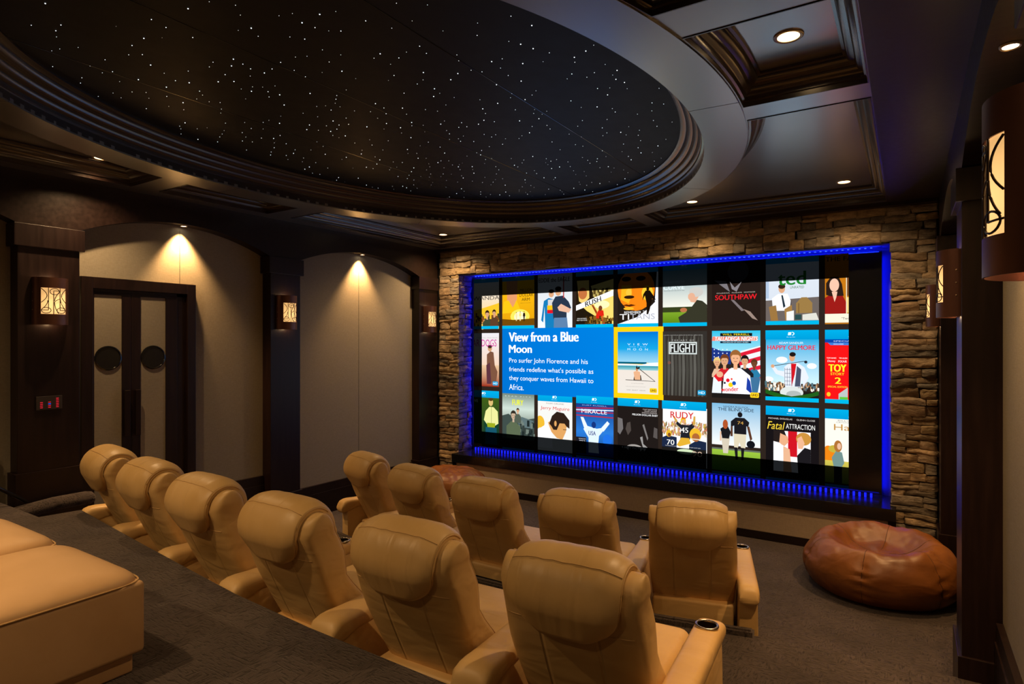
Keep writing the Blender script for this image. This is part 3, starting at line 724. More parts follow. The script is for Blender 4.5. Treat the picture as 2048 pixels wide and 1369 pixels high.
poster('e', 4, 'T', [('r', (34, 26, 20), 0, 0, 1, 1), ('e', (240, 130, 20), .46, .40, .46, .34), ('p', (250, 175, 30), [(.1, .32), (.35, .32), (.36, .48), (.28, .62), (.08, .55)]), ('e', (252, 196, 50), .74, .46, .14, .12), ('e', (252, 190, 60), .28, .44, .07, .06), ('e', (48, 24, 8), .29, .515, .13, .028), ('p', (90, 36, 8), [(.12, .645), (.22, .63), (.28, .64), (.34, .63), (.46, .65), (.30, .672)]), ('e', (250, 180, 40), .28, .70, .13, .025), ('e', (30, 15, 5), .22, .22, .12, .04), ('e', (30, 15, 5), .58, .22, .12, .04), ('p', (236, 238, 246), [(1, .56), (1, .95), (0, .95), (.5, .84), (.78, .7)]), ('p', (236, 238, 246), [(.97, .1), (1, .1), (1, .6), (.92, .6)]), ('p', (24, 14, 6), [(.70, .42), (.80, .42), (.88, .5), (.95, .58), (.86, .55), (.84, .6), (.80, .72), (.76, .8), (.72, .8), (.72, .62), (.68, .5), (.62, .58), (.64, .48)]), ('e', (24, 14, 6), .75, .395, .035, .03)],
       [('REMEMBER', (245, 245, 245), .38, .765, .42, .04, .0), ('TI', (250, 250, 250), .17, .835, .24, .09, .0), ('TANS', (176, 178, 188), .62, .835, .60, .09, .0), ('THE', (240, 240, 240), .68, .755, .1, .03)], foot=True)
poster('f', 5, 'T', [('g', (20, 120, 150), (235, 235, 222), 0, 0, 1, .72), ('r', (52, 62, 28), 0, .70, 1, .80), ('g', (120, 160, 40), (90, 130, 20), 0, .78, 1, .95), ('p', (52, 52, 38), [(.36, .86), (.6, .76), (.78, .6), (.9, .62), (1, .68), (1, .95), (.40, .95)]), ('p', (222, 170, 140), [(.58, .52), (.74, .44), (.82, .55), (.74, .64), (.64, .63)]), ('e', (198, 196, 190), .76, .48, .16, .075), ('e', (222, 170, 140), .66, .55, .08, .06), ('e', (180, 110, 70), .48, .75, .08, .035)],
       [('CURVE', (235, 250, 255), .26, .395, .48, .06, .0), ('TROUBLE WITH THE', (200, 225, 235), .27, .31, .46, .03, 0), ('WHATEVER LIFE THROWS AT YOU', (30, 50, 60), .26, .445, .48, .012, 0)], foot=True)
poster('g', 6, 'T', [('r', (36, 26, 22), 0, 0, 1, 1), ('p', (120, 115, 120), [(.05, .32), (.3, .34), (.38, .5), (.3, .46)]), ('p', (130, 125, 130), [(.38, .35), (.48, .44), (.62, .36), (.52, .5), (.42, .46)]), ('p', (120, 110, 112), [(.40, .62), (.46, .62), (.68, .78), (.62, .79)]), ('p', (150, 130, 120), [(.66, .76), (.8, .8), (.95, .93), (.84, .9)]), ('e', (70, 70, 74), .55, .2, .22, .16)],
       [('SOUTHPAW', (225, 30, 40), .50, .58, .86, .075, .03), ('GYLLENHAAL   McADAMS   WHITAKER', (190, 180, 170), .50, .515, .8, .016, 0)], strip=False)
poster('h', 7, 'T', [('g', (215, 222, 232), (205, 214, 226), 0, 0, 1, 1), ('r', (170, 190, 215), .0, .36, .06, .62), ('p', (105, 96, 92), [(0, .65), (1, .62), (1, .95), (0, .95)]), ('r', (70, 62, 58), .46, .66, .49, .9)] + [('p', (236, 238, 242), [(.12, .62), (.24, .56), (.42, .56), (.48, .66), (.46, .8), (.14, .8)]), ('p', (150, 112, 60), [(.06, .74), (.2, .72), (.24, .94), (.1, .94)]), ('p', (160, 120, 64), [(.36, .78), (.5, .72), (.52, .94), (.38, .94)]), ('p', (35, 50, 60), [(.30, .58), (.33, .58), (.38, .74), (.34, .76)]), ('e', SK, .31, .49, .062, .06), ('e', HR, .31, .455, .068, .035)]
       + [('p', (150, 118, 66), [(.58, .70), (.68, .62), (.78, .62), (.88, .70), (.88, .84), (.58, .84)]), ('r', (120, 90, 50), .62, .70, .64, .84), ('p', (232, 232, 230), [(.40, .82), (.54, .80), (.54, .94), (.40, .94)]), ('r', (40, 70, 70), .56, .86, .68, .93), ('p', (215, 215, 205), [(.7, .86), (.95, .84), (1, .94), (.7, .94)])],
       [('ted', (30, 128, 44), .50, .345, .52, .19, .03), ('UNRATED', (40, 110, 60), .60, .475, .26, .035, .0)], foot=True)
poster('i', 8, 'T', [('g', (200, 120, 20), (180, 110, 20), 0, 0, 1, 1), ('r', (238, 232, 210), 0, .86, 1, .98)] + [('p', (150, 26, 22), [(0, .95), (0, .64), (.12, .58), (.30, .60), (.38, .72), (.38, .86), (0, .86)]), ('p', (42, 28, 22), [(.02, .44), (.1, .36), (.24, .36), (.30, .46), (.33, .62), (.24, .62), (.1, .62), (.02, .6)]), ('e', (236, 190, 165), .165, .47, .085, .09), ('p', (236, 190, 165), [(.12, .56), (.22, .56), (.2, .64), (.17, .7)]), ('r', (230, 220, 190), .37, .36, .385, .86), ('p', (120, 75, 40), [(.385, .36), (.5, .36), (.5, .64), (.385, .62)]), ('p', (235, 205, 130), [(.385, .64), (.5, .64), (.5, .85), (.385, .85)])],
       [('THE FAMILY', (20, 20, 25), .40, .115, .78, .06, .02), ('"Two', (60, 50, 45), .36, .925, .14, .03, 0)], strip=False)
# --- middle row
poster('j', 0, 'M', [('g', (225, 224, 230), (235, 200, 170), 0, 0, 1, .7), ('g', (225, 190, 150), (150, 40, 20), 0, .6, 1, 1)] + [('p', (120, 80, 60), [(.60, .40), (.72, .34), (.82, .36), (.86, .6), (.95, .72), (.9, .96), (.66, .9), (.6, .6)]), ('e', (200, 150, 110), .70, .29, .07, .055), ('e', (60, 40, 30), .70, .255, .07, .03), ('p', (90, 50, 60), [(.58, .6), (.7, .55), (.75, .95), (.6, .95)])],
       [('WAR DOGS', (200, 10, 150), .42, .185, 1.0, .13, .0), ('JONAH HILL  MILES TELLER', (150, 150, 160), .6, .09, .7, .02, 0)], strip=False); badge(0, 'M', 'HD')
selp = poster('k', 4, 'M', [('g', (0, 112, 205), (20, 160, 220), 0, 0, 1, .28), ('g', (20, 160, 220), (150, 205, 228), 0, .28, 1, .50), ('r', (0, 90, 120), 0, .49, .72, .52), ('p', (232, 240, 246), [(0, .52), (.6, .53), (.8, .50), (1, .49), (1, .56), (0, .56)]), ('g', (0, 140, 160), (150, 205, 210), 0, .55, 1, .63), ('g', (228, 218, 208), (226, 220, 212), 0, .62, 1, 1), ('p', (60, 50, 46), [(.20, .776), (.93, .79), (.93, .797), (.2, .786)]), ('p', (70, 60, 55), [(.56, .6), (.93, .79), (.92, .795), (.55, .61)]), ('p', (28, 24, 26), [(.40, .78), (.42, .70), (.58, .70), (.60, .78)]), ('p', (226, 172, 132), [(.40, .65), (.48, .63), (.56, .65), (.57, .775), (.43, .775)]), ('e', (190, 130, 90), .485, .605, .03, .028), ('p', (30, 28, 30), [(.46, .58), (.48, .54), (.5, .58), (.55, .56), (.55, .60), (.47, .60)])],
       [('V  I  E  W', (225, 242, 255), .50, .205, .50, .032, 0), ('F R O M   A   B L U E', (190, 225, 250), .50, .245, .42, .010, 0), ('M  O  O  N', (225, 242, 255), .50, .285, .50, .032, 0), ('IN THEATERS DECEMBER', (150, 145, 140), .5, .835, .3, .010, 0), ('A FILM BY JOHN FLORENCE AND BLAKE VINCENT KUENY', (160, 156, 150), .45, .89, .5, .014, 0), ('UHD  SELECT  VISION', (90, 86, 84), .46, .945, .46, .014, 0)], strip=False)
badge(4, 'M', 'UHD')
poster('l', 5, 'M', [('r', (50, 46, 42), 0, 0, 1, 1)] + [('p', (68 + 12 * (i % 3), 66 + 12 * (i % 3), 60 + 12 * (i % 3)), [(.02 + i * .085, .08 + .1 * (i % 2)), (.06 + i * .085, .05), (.09 + i * .085, .6), (.07 + i * .085, 1), (.03 + i * .085, 1)]) for i in range(11)] + [('r', (205, 214, 212), .14, .165, .78, .355), ('r', (40, 38, 36), .165, .185, .755, .335), ('e', (120, 80, 70), .15, .49, .035, .025)],
       [('FLIGHT', (225, 232, 230), .46, .26, .56, .135, .02), ('T H E   A R T   O F', (190, 190, 186), .46, .14, .5, .02, 0), ('A FILM BY CURT MORGAN PRESENTED BY RED BULL MEDIA HOUSE', (170, 168, 164), .46, .06, .88, .012, 0)], strip=False); badge(5, 'M', 'HD')
poster('m', 6, 'M', [('g', (40, 185, 222), (150, 215, 232), 0, 0, 1, .35), ('p', (28, 52, 130), [(0, .25), (.2, .30), (.40, .30), (.4, .5), (0, .45)])] + [('e', (235, 240, 250), .05 + .09 * (i % 4), .28 + .055 * (i // 4), .012, .009) for i in range(12)] + [('p', (228, 232, 240), [(.6, .3), (1, .22), (1, .95), (.6, .9)])] + [('p', (215, 30, 55), [(.58, .33 + i * .13), (1, .24 + i * .13), (1, .30 + i * .13), (.58, .385 + i * .13)]) for i in range(4)] +
       [('r', (28, 24, 22), 0, .90, 1, 1), ('p', (60, 110, 150), [(.78, .6), (.9, .55), (1, .7), (.95, .9), (.8, .9)]), ('p', (226, 232, 240), [(.03, .7), (.2, .6), (.2, .93), (0, .93)])] + bust(.11, .47, .075, (222, 180, 150), hair=(226, 196, 120), hgt=3) + bust(.27, .44, .09, (200, 30, 40), hair=(110, 60, 30), hgt=3) + bust(.88, .48, .065, (40, 120, 160), skin=(110, 64, 40), hair=(90, 50, 30), hgt=3) + bust(.69, .44, .08, (28, 28, 34), hair=(25, 20, 20), hgt=3) +
       [('p', (238, 240, 246), [(.22, .93), (.26, .66), (.38, .56), (.62, .56), (.8, .66), (.84, .93)]), ('p', (30, 60, 160), [(.74, .68), (.80, .74), (.84, .93), (.72, .86)]), ('p', (220, 30, 40), [(.04, .68), (.12, .62), (.24, .74), (.14, .76)]), ('e', (225, 170, 135), .17, .65, .07, .045)] + bust(.50, .40, .115, (238, 240, 246), skin=(232, 172, 130), hair=(150, 96, 48), w=1.2, hgt=1.6) +
       [('e', (225, 25, 45), .34, .735, .038, .028), ('e', (250, 205, 20), .40, .80, .05, .035), ('e', (20, 80, 180), .47, .775, .04, .03), ('e', (30, 30, 50), .275, .775, .022, .016), ('e', (230, 60, 40), .42, .715, .02, .015), ('r', (20, 20, 20), .18, .035, .84, .08), ('p', (245, 130, 110), [(.02, .085), (.95, .085), (.95, .15), (.0, .15)]), ('r', (18, 40, 60), .18, .155, .82, .185)],
       [('TALLADEGA NIGHTS', (250, 250, 252), .51, .118, .88, .062, .03, .15), ('WILL FERRELL', (250, 220, 40), .51, .057, .56, .026, .01), ('THE BALLAD OF RICKY BOBBY', (190, 225, 235), .50, .17, .54, .016, 0), ('wonder', (225, 40, 45), .38, .865, .36, .065, .03, 0, .08)], strip=False); badge(6, 'M', 'UHD')
poster('n', 7, 'M', [('g', (30, 165, 215), (200, 232, 242), 0, .13, 1, .75), ('e', (240, 246, 250), .31, .42, .11, .045), ('e', (240, 246, 250), .87, .50, .09, .04), ('e', (240, 246, 250), .05, .70, .1, .04), ('crowd', [(60, 50, 40), (220, 180, 140), (240, 235, 225), (130, 90, 60), (80, 110, 120)], 0, .74, 1, .84, 150, .016), ('r', (30, 26, 22), 0, .86, 1, .95),
       ('p', (222, 228, 238), [(.36, .52), (.46, .46), (.62, .46), (.74, .52), (.82, .66), (.72, .80), (.70, .70), (.66, .80), (.38, .80), (.36, .66), (.2, .62), (.12, .53), (.16, .5), (.24, .57), (.36, .58)]), ('p', (205, 20, 30), [(.49, .47), (.59, .47), (.56, .62), (.50, .80)]), ('p', (70, 78, 100), [(.6, .5), (.68, .55), (.66, .79), (.56, .79)])] + [('r', (50, 60, 90), .37 + i * .045, .53, .376 + i * .045, .78) for i in range(4)] + [('r', (50, 60, 90), .37, .55 + i * .055, .49, .555 + i * .055) for i in range(5)] +
       [('e', SK, .51, .38, .055, .06), ('e', (30, 22, 20), .52, .34, .06, .032), ('p', (50, 50, 56), [(.12, .505), (.74, .43), (.74, .438), (.12, .514)]), ('e', (35, 35, 42), .765, .445, .03, .02), ('e', SK, .14, .51, .035, .025), ('e', (214, 220, 218), .50, .875, .22, .085), ('e', (170, 178, 176), .54, .90, .14, .05), ('p', (30, 90, 26), [(0, .84), (.12, .87), (.28, .90), (.5, .93), (.74, .90), (.9, .87), (1, .84), (1, .90), (.8, .945), (.2, .945), (0, .90)])],
       [('HAPPY GILMORE', (225, 24, 48), .49, .245, .90, .065, .03), ('ADAM SANDLER', (240, 250, 255), .49, .18, .46, .028, .01)], foot=True)
poster('o', 8, 'M', [('r', (238, 20, 22), 0, .13, 1, .95), ('g', (0, 70, 170), (20, 60, 150), 0, .13, 1, .175), ('p', (60, 120, 205), [(.05, .175), (1, .175), (1, .21), (.1, .21)]), ('p', (180, 190, 190), [(.24, .87), (.4, .78), (.4, .95), (.24, .95)]), ('r', (90, 190, 60), .26, .91, .4, .95), ('e', (250, 190, 40), .065, .88, .035, .03)],
       [('TOY', (250, 235, 40), .22, .52, .30, .10, .06), ('STORY', (250, 210, 40), .22, .60, .24, .035, .03), ('2', (250, 235, 40), .23, .69, .10, .085, .05), ('SPECIAL EDITION', (250, 200, 50), .22, .775, .34, .025, .02), ('Disney', (250, 240, 240), .115, .43, .14, .035, 0, .1), ('PIXAR', (250, 240, 240), .31, .43, .15, .028, 0), ('TOM HANKS', (250, 235, 230), .115, .385, .17, .018, .02), ('TIM ALLEN', (250, 235, 230), .32, .385, .14, .018, .02), ('SPECIAL', (190, 215, 250), .32, .155, .34, .018, .01), ('INCLUDES', (235, 245, 255), .24, .195, .17, .015, .01)], foot=True)
# --- lower row
poster('p', 0, 'B', [('g', (60, 90, 20), (20, 45, 40), 0, .1, 1, 1), ('r', (20, 60, 40), .5, .55, 1, 1), ('p', (226, 226, 150), [(.56, .38), (.68, .30), (.82, .30), (.96, .38), (.98, .6), (.88, .64), (.62, .64), (.5, .55)]), ('r', (110, 120, 50), .745, .3, .755, .62), ('p', (150, 165, 30), [(.6, .6), (.88, .6), (.86, .68), (.62, .68)]), ('p', (20, 80, 100), [(.56, .68), (.92, .68), (.94, 1), (.54, 1)])] + [('e', (210, 180, 110), .73, .21, .075, .075), ('e', (80, 60, 20), .73, .155, .075, .035)], [('DRIVE', (235, 235, 235), .15, .2, .3, .05)])
poster('q', 1, 'B', [('g', (90, 112, 100), (198, 214, 204), 0, 0, 1, .3), ('g', (198, 214, 204), (110, 122, 108), 0, .3, 1, .6), ('p', (60, 74, 70), [(0, .44), (.2, .40), (.5, .52), (1, .45), (1, .85), (0, .85)]), ('p', (90, 110, 112), [(.45, .5), (.62, .44), (.98, .5), (.95, .64), (.5, .62)]), ('crowd', [(50, 60, 56), (110, 124, 116), (30, 40, 40)], .45, .5, 1, .76, 40, .03)] + bust(.36, .42, .085, (88, 102, 76), skin=(190, 165, 140), hair=(50, 44, 36), w=2.6, hgt=5) + bust(.50, .33, .045, (80, 90, 78)),
       [('FURY', (232, 236, 20), .50, .185, .34, .10, .03), ('B  R  A  D    P  I  T  T', (220, 230, 225), .5, .075, .8, .016, 0)], strip=False)
poster('r', 2, 'B', [('r', (232, 232, 228), 0, .1, 1, 1), ('e', (230, 180, 50), .06, .52, .14, .13), ('e', (250, 250, 248), .1, .75, .2, .15), ('p', (248, 248, 250), [(0, .64), (.28, .52), (.42, .68), (.44, .95), (0, .95)]), ('p', (216, 158, 92), [(.30, .5), (.5, .42), (.85, .5), (.82, .64), (.72, .78), (.56, .76), (.40, .66)]), ('p', (44, 30, 22), [(.34, .52), (.42, .38), (.56, .30), (.76, .32), (.92, .44), (.92, .58), (.84, .55), (.78, .50), (.64, .5), (.56, .62), (.46, .62), (.4, .56)]), ('e', (216, 158, 92), .52, .51, .035, .05), ('r', (80, 50, 30), .74, .60, .84, .61)],
       [('Jerry Maguire', (210, 40, 30), .5, .255, .84, .075, .0, .1), ('TOM CRUISE', (120, 112, 110), .5, .165, .52, .022, 0)])
poster('s', 3, 'B', [('g', (20, 40, 110), (40, 120, 210), 0, .1, 1, .6), ('g', (40, 120, 210), (15, 40, 120), 0, .6, 1, 1)] + [('p', (170, 40, 70), [(.0, .20 + i * .06), (1, .17 + i * .08), (1, .19 + i * .08), (0, .22 + i * .06)]) for i in range(3)] + [('p', (200, 215, 240), [(.0, .23), (1, .21), (1, .23), (0, .25)]), ('p', (215, 232, 248), [(.28, .50), (.42, .52), (.56, .54), (.70, .52), (.74, .56), (.62, .66), (.60, .80), (.62, .95), (.34, .95), (.34, .7), (.2, .56)]), ('p', (225, 238, 250), [(.12, .36), (.2, .36), (.32, .52), (.24, .58)]), ('p', (225, 238, 250), [(.84, .40), (.90, .44), (.74, .58), (.68, .52)]), ('e', (20, 50, 120), .48, .48, .06, .055), ('e', (30, 110, 220), .84, .72, .12, .10), ('r', (30, 28, 36), 0, .70, .28, .98)],
       [('MIRACLE', (245, 250, 255), .49, .255, .68, .07, .01), ('USA', (25, 40, 110), .44, .62, .19, .07, .02), ('KURT RUSSELL', (150, 180, 230), .5, .155, .66, .02, 0), ('THE TRUE STORY', (235, 240, 250), .17, .73, .2, .014, .0), ('BEHIND THE', (235, 240, 250), .17, .76, .16, .014, .0)])
poster('t', 4, 'B', [('r', (30, 24, 22), 0, .1, 1, 1), ('p', (110, 106, 106), [(.0, .32), (.12, .34), (.14, .5), (.06, .6), (0, .56)]), ('p', (74, 66, 62), [(.24, .4), (.32, .38), (.34, .52), (.26, .6), (.2, .5)]), ('p', (86, 80, 78), [(.90, .44), (.98, .46), (.98, .62), (.88, .6)]), ('p', (150, 148, 146), [(.56, .62), (.62, .60), (.64, .72), (.74, .77), (.66, .84)]), ('e', (160, 155, 150), .42, .80, .2, .06), ('e', (30, 24, 22), .42, .82, .15, .05), ('p', (120, 116, 114), [(.62, .42), (.66, .40), (.76, .62), (.74, .66)])],
       [('MILLION DOLLAR BABY', (240, 240, 240), .68, .255, .62, .03, .02), ('CLINT EASTWOOD', (200, 190, 186), .80, .165, .34, .018, 0), ('HILARY SWANK', (200, 190, 186), .82, .192, .3, .018, 0), ('MORGAN FREEMAN', (200, 190, 186), .79, .219, .36, .018, 0), ('4 BEST PICTURE', (200, 200, 200), .4, .80, .6, .03, .01)])
poster('u', 5, 'B', [('r', (240, 240, 238), 0, .1, 1, 1), ('crowd', [(206, 176, 80), (190, 140, 110), (225, 215, 190), (130, 110, 60), (200, 120, 90)], .0, .32, 1, .52, 260, .014), ('p', (30, 32, 40), [(.33, .30), (.44, .36), (.62, .36), (.72, .32), (.74, .38), (.66, .44), (.64, .58), (.42, .58), (.44, .42), (.33, .36)]), ('p', (206, 160, 70), [(.72, .22), (.76, .22), (.76, .34), (.70, .36)]), ('p', (206, 160, 70), [(.24, .23), (.28, .23), (.36, .3), (.33, .34)]), ('e', (230, 180, 40), .49, .29, .06, .05), ('e', SK, .49, .31, .035, .03), ('p', (220, 170, 50), [(.34, .68), (.44, .56), (.62, .56), (.66, .64), (.4, .7)]), ('p', (26, 38, 66), [(0, .58), (.12, .54), (.34, .56), (.34, .74), (0, .74)]), ('e', (226, 176, 40), .16, .51, .065, .055), ('e', (120, 70, 30), .17, .53, .035, .03), ('p', (26, 38, 66), [(.62, .66), (.8, .58), (1, .6), (1, .76), (.62, .76)]), ('e', (230, 180, 44), .76, .50, .13, .10), ('e', (170, 100, 50), .77, .54, .085, .065), ('r', (225, 215, 190), .66, .56, .88, .575), ('r', (28, 26, 24), 0, .72, 1, 1), ('e', (200, 220, 180), .55, .77, .2, .04)],
       [('RUDY', (205, 24, 30), .46, .215, .52, .10, .02), ('45', (240, 240, 236), .52, .44, .16, .08, .02), ('70', (240, 240, 236), .20, .645, .17, .08, .02), ('90', (200, 170, 150), .80, .79, .22, .08, .02), ('Sometimes a winner is a dreamer that just won\'t quit.', (240, 235, 225), .48, .70, .8, .016, 0)])
poster('v', 6, 'B', [('g', (120, 178, 215), (236, 240, 238), 0, 0, 1, .62), ('r', (96, 104, 92), 0, .665, 1, .70), ('g', (150, 190, 60), (70, 130, 30), 0, .69, 1, 1)] + [('p', (206, 196, 176), [(.20, .50), (.38, .50), (.34, .74), (.24, .74)]), ('p', (24, 24, 28), [(.18, .38), (.26, .34), (.34, .34), (.40, .42), (.36, .52), (.22, .52)]), ('e', (170, 80, 40), .285, .31, .055, .07), ('p', (222, 180, 150), [(.17, .42), (.20, .42), (.2, .56), (.17, .56)]), ('p', (216, 206, 178), [(.46, .42), (.72, .42), (.70, .64), (.62, .66), (.58, .56), (.54, .66), (.47, .64)]), ('p', (26, 24, 28), [(.47, .64), (.54, .64), (.545, .82), (.50, .82)]), ('p', (26, 24, 28), [(.61, .64), (.68, .64), (.66, .82), (.62, .82)]), ('p', (26, 25, 30), [(.40, .26), (.5, .20), (.68, .20), (.78, .26), (.76, .32), (.72, .32), (.72, .44), (.47, .44), (.47, .32), (.40, .34)]), ('e', (24, 22, 26), .59, .155, .05, .04), ('p', (90, 54, 36), [(.73, .32), (.78, .32), (.84, .50), (.80, .53)]), ('p', (90, 54, 36), [(.40, .33), (.44, .33), (.44, .48), (.39, .48)]), ('e', (18, 20, 26), .81, .58, .085, .055)],
       [('THE BLIND SIDE', (24, 40, 62), .50, .085, .74, .048, 0), ('SANDRA BULLOCK', (40, 56, 76), .50, .045, .52, .024, 0), ('74', (196, 150, 70), .60, .275, .12, .045, .02)], strip=False)
poster('w', 7, 'B', [('r', (22, 18, 20), 0, .1, 1, 1), ('r', (236, 234, 236), .15, .345, .85, .92), ('r', (200, 20, 34), .43, .345, .60, .7), ('p', (36, 28, 26), [(.15, .345), (.36, .345), (.40, .42), (.30, .52), (.15, .5)]), ('p', (226, 168, 128), [(.28, .38), (.42, .42), (.44, .50), (.36, .56), (.26, .52)]), ('p', (240, 240, 244), [(.15, .52), (.28, .52), (.36, .7), (.34, .92), (.15, .92)]), ('p', (226, 176, 140), [(.34, .56), (.46, .6), (.50, .92), (.34, .92)]), ('e', (196, 140, 60), .72, .44, .14, .09), ('p', (230, 176, 140), [(.6, .44), (.68, .40), (.74, .5), (.70, .58), (.62, .58)]), ('p', (26, 24, 28), [(.60, .68), (.74, .56), (.85, .58), (.85, .92), (.62, .92)])],
       [('Fatal', (240, 205, 60), .20, .275, .34, .11, .0, .25), ('ATTRACTION', (240, 240, 236), .66, .275, .54, .07, .01), ('MICHAEL DOUGLAS', (215, 210, 206), .28, .175, .46, .022, 0), ('GLENN CLOSE', (215, 210, 206), .76, .178, .34, .022, 0)])
poster('x', 8, 'B', [('r', (238, 236, 226), 0, .1, 1, 1), ('e', (232, 130, 20), .06, .62, .12, .12), ('e', (190, 170, 60), .16, .54, .10, .05), ('g', (206, 190, 80), (110, 130, 40), 0, .70, 1, 1), ('p', (110, 140, 136), [(.12, .66), (.2, .56), (.3, .58), (.34, .72), (.28, .8), (.16, .8)]), ('e', (170, 110, 50), .23, .50, .07, .08), ('e', (225, 180, 150), .25, .50, .035, .045), ('r', (40, 40, 50), .16, .78, .3, 1)],
       [('Harry', (190, 140, 70), .46, .255, .60, .11, .0), ('BILLY', (150, 145, 140), .33, .15, .2, .018, 0), ('CRYSTAL', (150, 145, 140), .33, .175, .26, .018, 0)])
# --- faint overscan rows under the picture
DZ = 2.1 - 1.50
fs = []
for k in range(1, 9):
    X = px0(k); fs.append((q4(X, min(X + PW, IX1), DZ - .12, DZ - .01), [lin((0, 120, 190))] * 4))
o = paint('overscan_strips', fs, scr, 3, M_PICT)

# ------------------------------------------------------------------ LED strips behind the screen
led = empty('led_strip', (-2.8, 7.3, 3.05), label='string of blue dots of light along the top edge of the screen recess', cat='light strip')
mb = MB(); d0 = -5.30; k = 0
dots = []
x = -5.36
while x < -.27: dots.append(x); x += .052
def dotmesh(nm):
    return MB().box(-.009, .009, -.008, .008, -.004, .004).build(nm, M_LEDD)
streak_bar = MB().box(-.010, .010, -.003, .003, -.0125, .030).build('x', M_LEDB); _o = streak_bar; streak_bar = _o.data; bpy.data.objects.remove(_o); streak_bar.name = 'diode'  # bottom diodes drawn as tall glowing bars, imitating streaks reflected on the shelf
proto = dotmesh('diode'); proto.parent = led; proto.location = (dots[0] - led.location.x, -.03, .018)
for x in dots[1:99]:
    o = link(bpy.data.objects.new('diode', proto.data), led); o.location = (x - led.location.x, -.03, .018)
loc(MB().box(-5.38, -.22, 7.255, 7.285, 3.069, 3.0735), led).build('strip_tape', M_BLACKM, led)
led2 = empty('led_strip', (-2.8, 7.3, .50), label='string of blue light along the foot of the screen, shining on the gloss shelf', cat='light strip')
for x in dots[:99]:
    o = link(bpy.data.objects.new('diode', streak_bar), led2); o.location = (x - led2.location.x, -.034, .013)
loc(MB().box(-5.38, -.22, 7.272, 7.282, .503, .531), led2).build('strip_tape', M_BLACKM, led2)
M_LEDT = emis('blue light tape', (.001, .006, 1), 22)
led3 = MB().box(-.232, -.224, 7.40, 7.43, .56, 3.0).build('led_strip', M_LEDT); tag(led3, 'upright blue light tape behind the right end of the screen', 'light strip')
led4 = MB().box(-5.413, -5.405, 7.39, 7.42, .56, 3.0).build('led_strip', M_LEDT); tag(led4, 'upright blue light tape behind the left end of the screen', 'light strip')
def area(name, loc_, rot, sx, sy, p, col, parent=None):
    d = bpy.data.lights.new(name, 'AREA'); d.shape = 'RECTANGLE'; d.size = sx; d.size_y = sy; d.energy = p; d.color = col
    o = bpy.data.objects.new(name, d); o.location = loc_; o.rotation_euler = rot; link(o, parent); return o
BL = (.002, .01, 1)
area('led_glow', (0, -.045, -.02), (R(155), 0, 0), 5.1, .015, 60, BL, led)
area('led_glow', (0, -.06, .045), (R(20), 0, 0), 5.1, .02, 6, BL, led2)

# ------------------------------------------------------------------ downlights
def downlight(x, y, z, label, group, r=.05, power=P_DOWN, ang=130, lens=M_LENS, blend=1.0, spotz=-.03, col=WARM):
    t = empty('ceiling_downlight', (x, y, z), label=label, cat='downlight', group=group)
    n = 28
    weighted(MB().lathe([(r * 1.0, .002), (r * 1.02, -.006), (r * 1.25, -.009), (r * 1.38, -.005), (r * 1.4, .001)], n=n).build('trim_ring', M_CHROME_D, t), 40)
    MB().lathe([(r, -.002), (.0005, -.002)], n=n, cap=(False, True)).build('lens', lens, t)
    spot('lamp', (0, 0, spotz), power, ang, blend, t, col=col)
    return t
M_CHROME_D = plain('warm bronze lamp trim', (.5, .38, .26), .35, .9)
ZP = ZC + .14
DL = [(-.49, 3.24, 'downlight in the square ceiling bay at the top right, largest of the row of lamps'), (-.50, 6.47, 'downlight in the corner ceiling bay above the right end of the stone wall'),
      (-1.93, 6.50, 'downlight beside the oval band above the middle of the stone wall'), (-5.43, 6.60, 'downlight in the ceiling corner above the left end of the stone wall'),
      (-5.50, 2.34, 'downlight in the far left ceiling bay above the double doors'),
      (-.49, .75, 'downlight in the ceiling bay behind the camera on the right'), (-5.45, .3, 'downlight in the ceiling bay behind the camera on the left'),
      (-3.0, .1, 'downlight in the small ceiling bay behind the rear seats'),
      (-5.18, 3.45, 'downlight in the left ceiling bay between the doors and the middle pilaster'), (-5.0, 5.6, 'downlight in the long left ceiling bay near the stone wall')]
for i, (x, y, s) in enumerate(DL): downlight(x, y, ZP, s, 'downlights in the ceiling coffers', power=P_DOWN * (.8, .55, .8, .7, .75, .12, .55, 1.0, .28, .3)[i])
for x in (-1.6, -4.3): downlight(x, -1.3, ZC, 'added fill lamp in the ceiling behind the rear seats, ' + ('right' if x > -3 else 'left') + ' of two', 'added fill lamps behind the rear seats', power=P_DOWN * (.9 if x > -3 else 2.8))  # unseen fill lamps, added to brighten the seat backs from behind
AL = [(XL - .07, 3.25, 'tiny downlight in the arch over the double doors'), (XL - .07, 5.58, 'tiny downlight in the arch between the left wall sconces and the stone'),
      (XR + .085, 3.0, 'bright small downlight in the near arch of the right wall'), (XR + .085, 5.55, 'tiny downlight in the far arch of the right wall')]
for i, (x, y, s) in enumerate(AL):
    t = downlight(x, y, APEX - .002, s, 'small lamps in the wall arches', r=.026, power=P_ARCH, ang=84, lens=M_LENSW, blend=.75, spotz=-.02, col=(1, .56, .22))

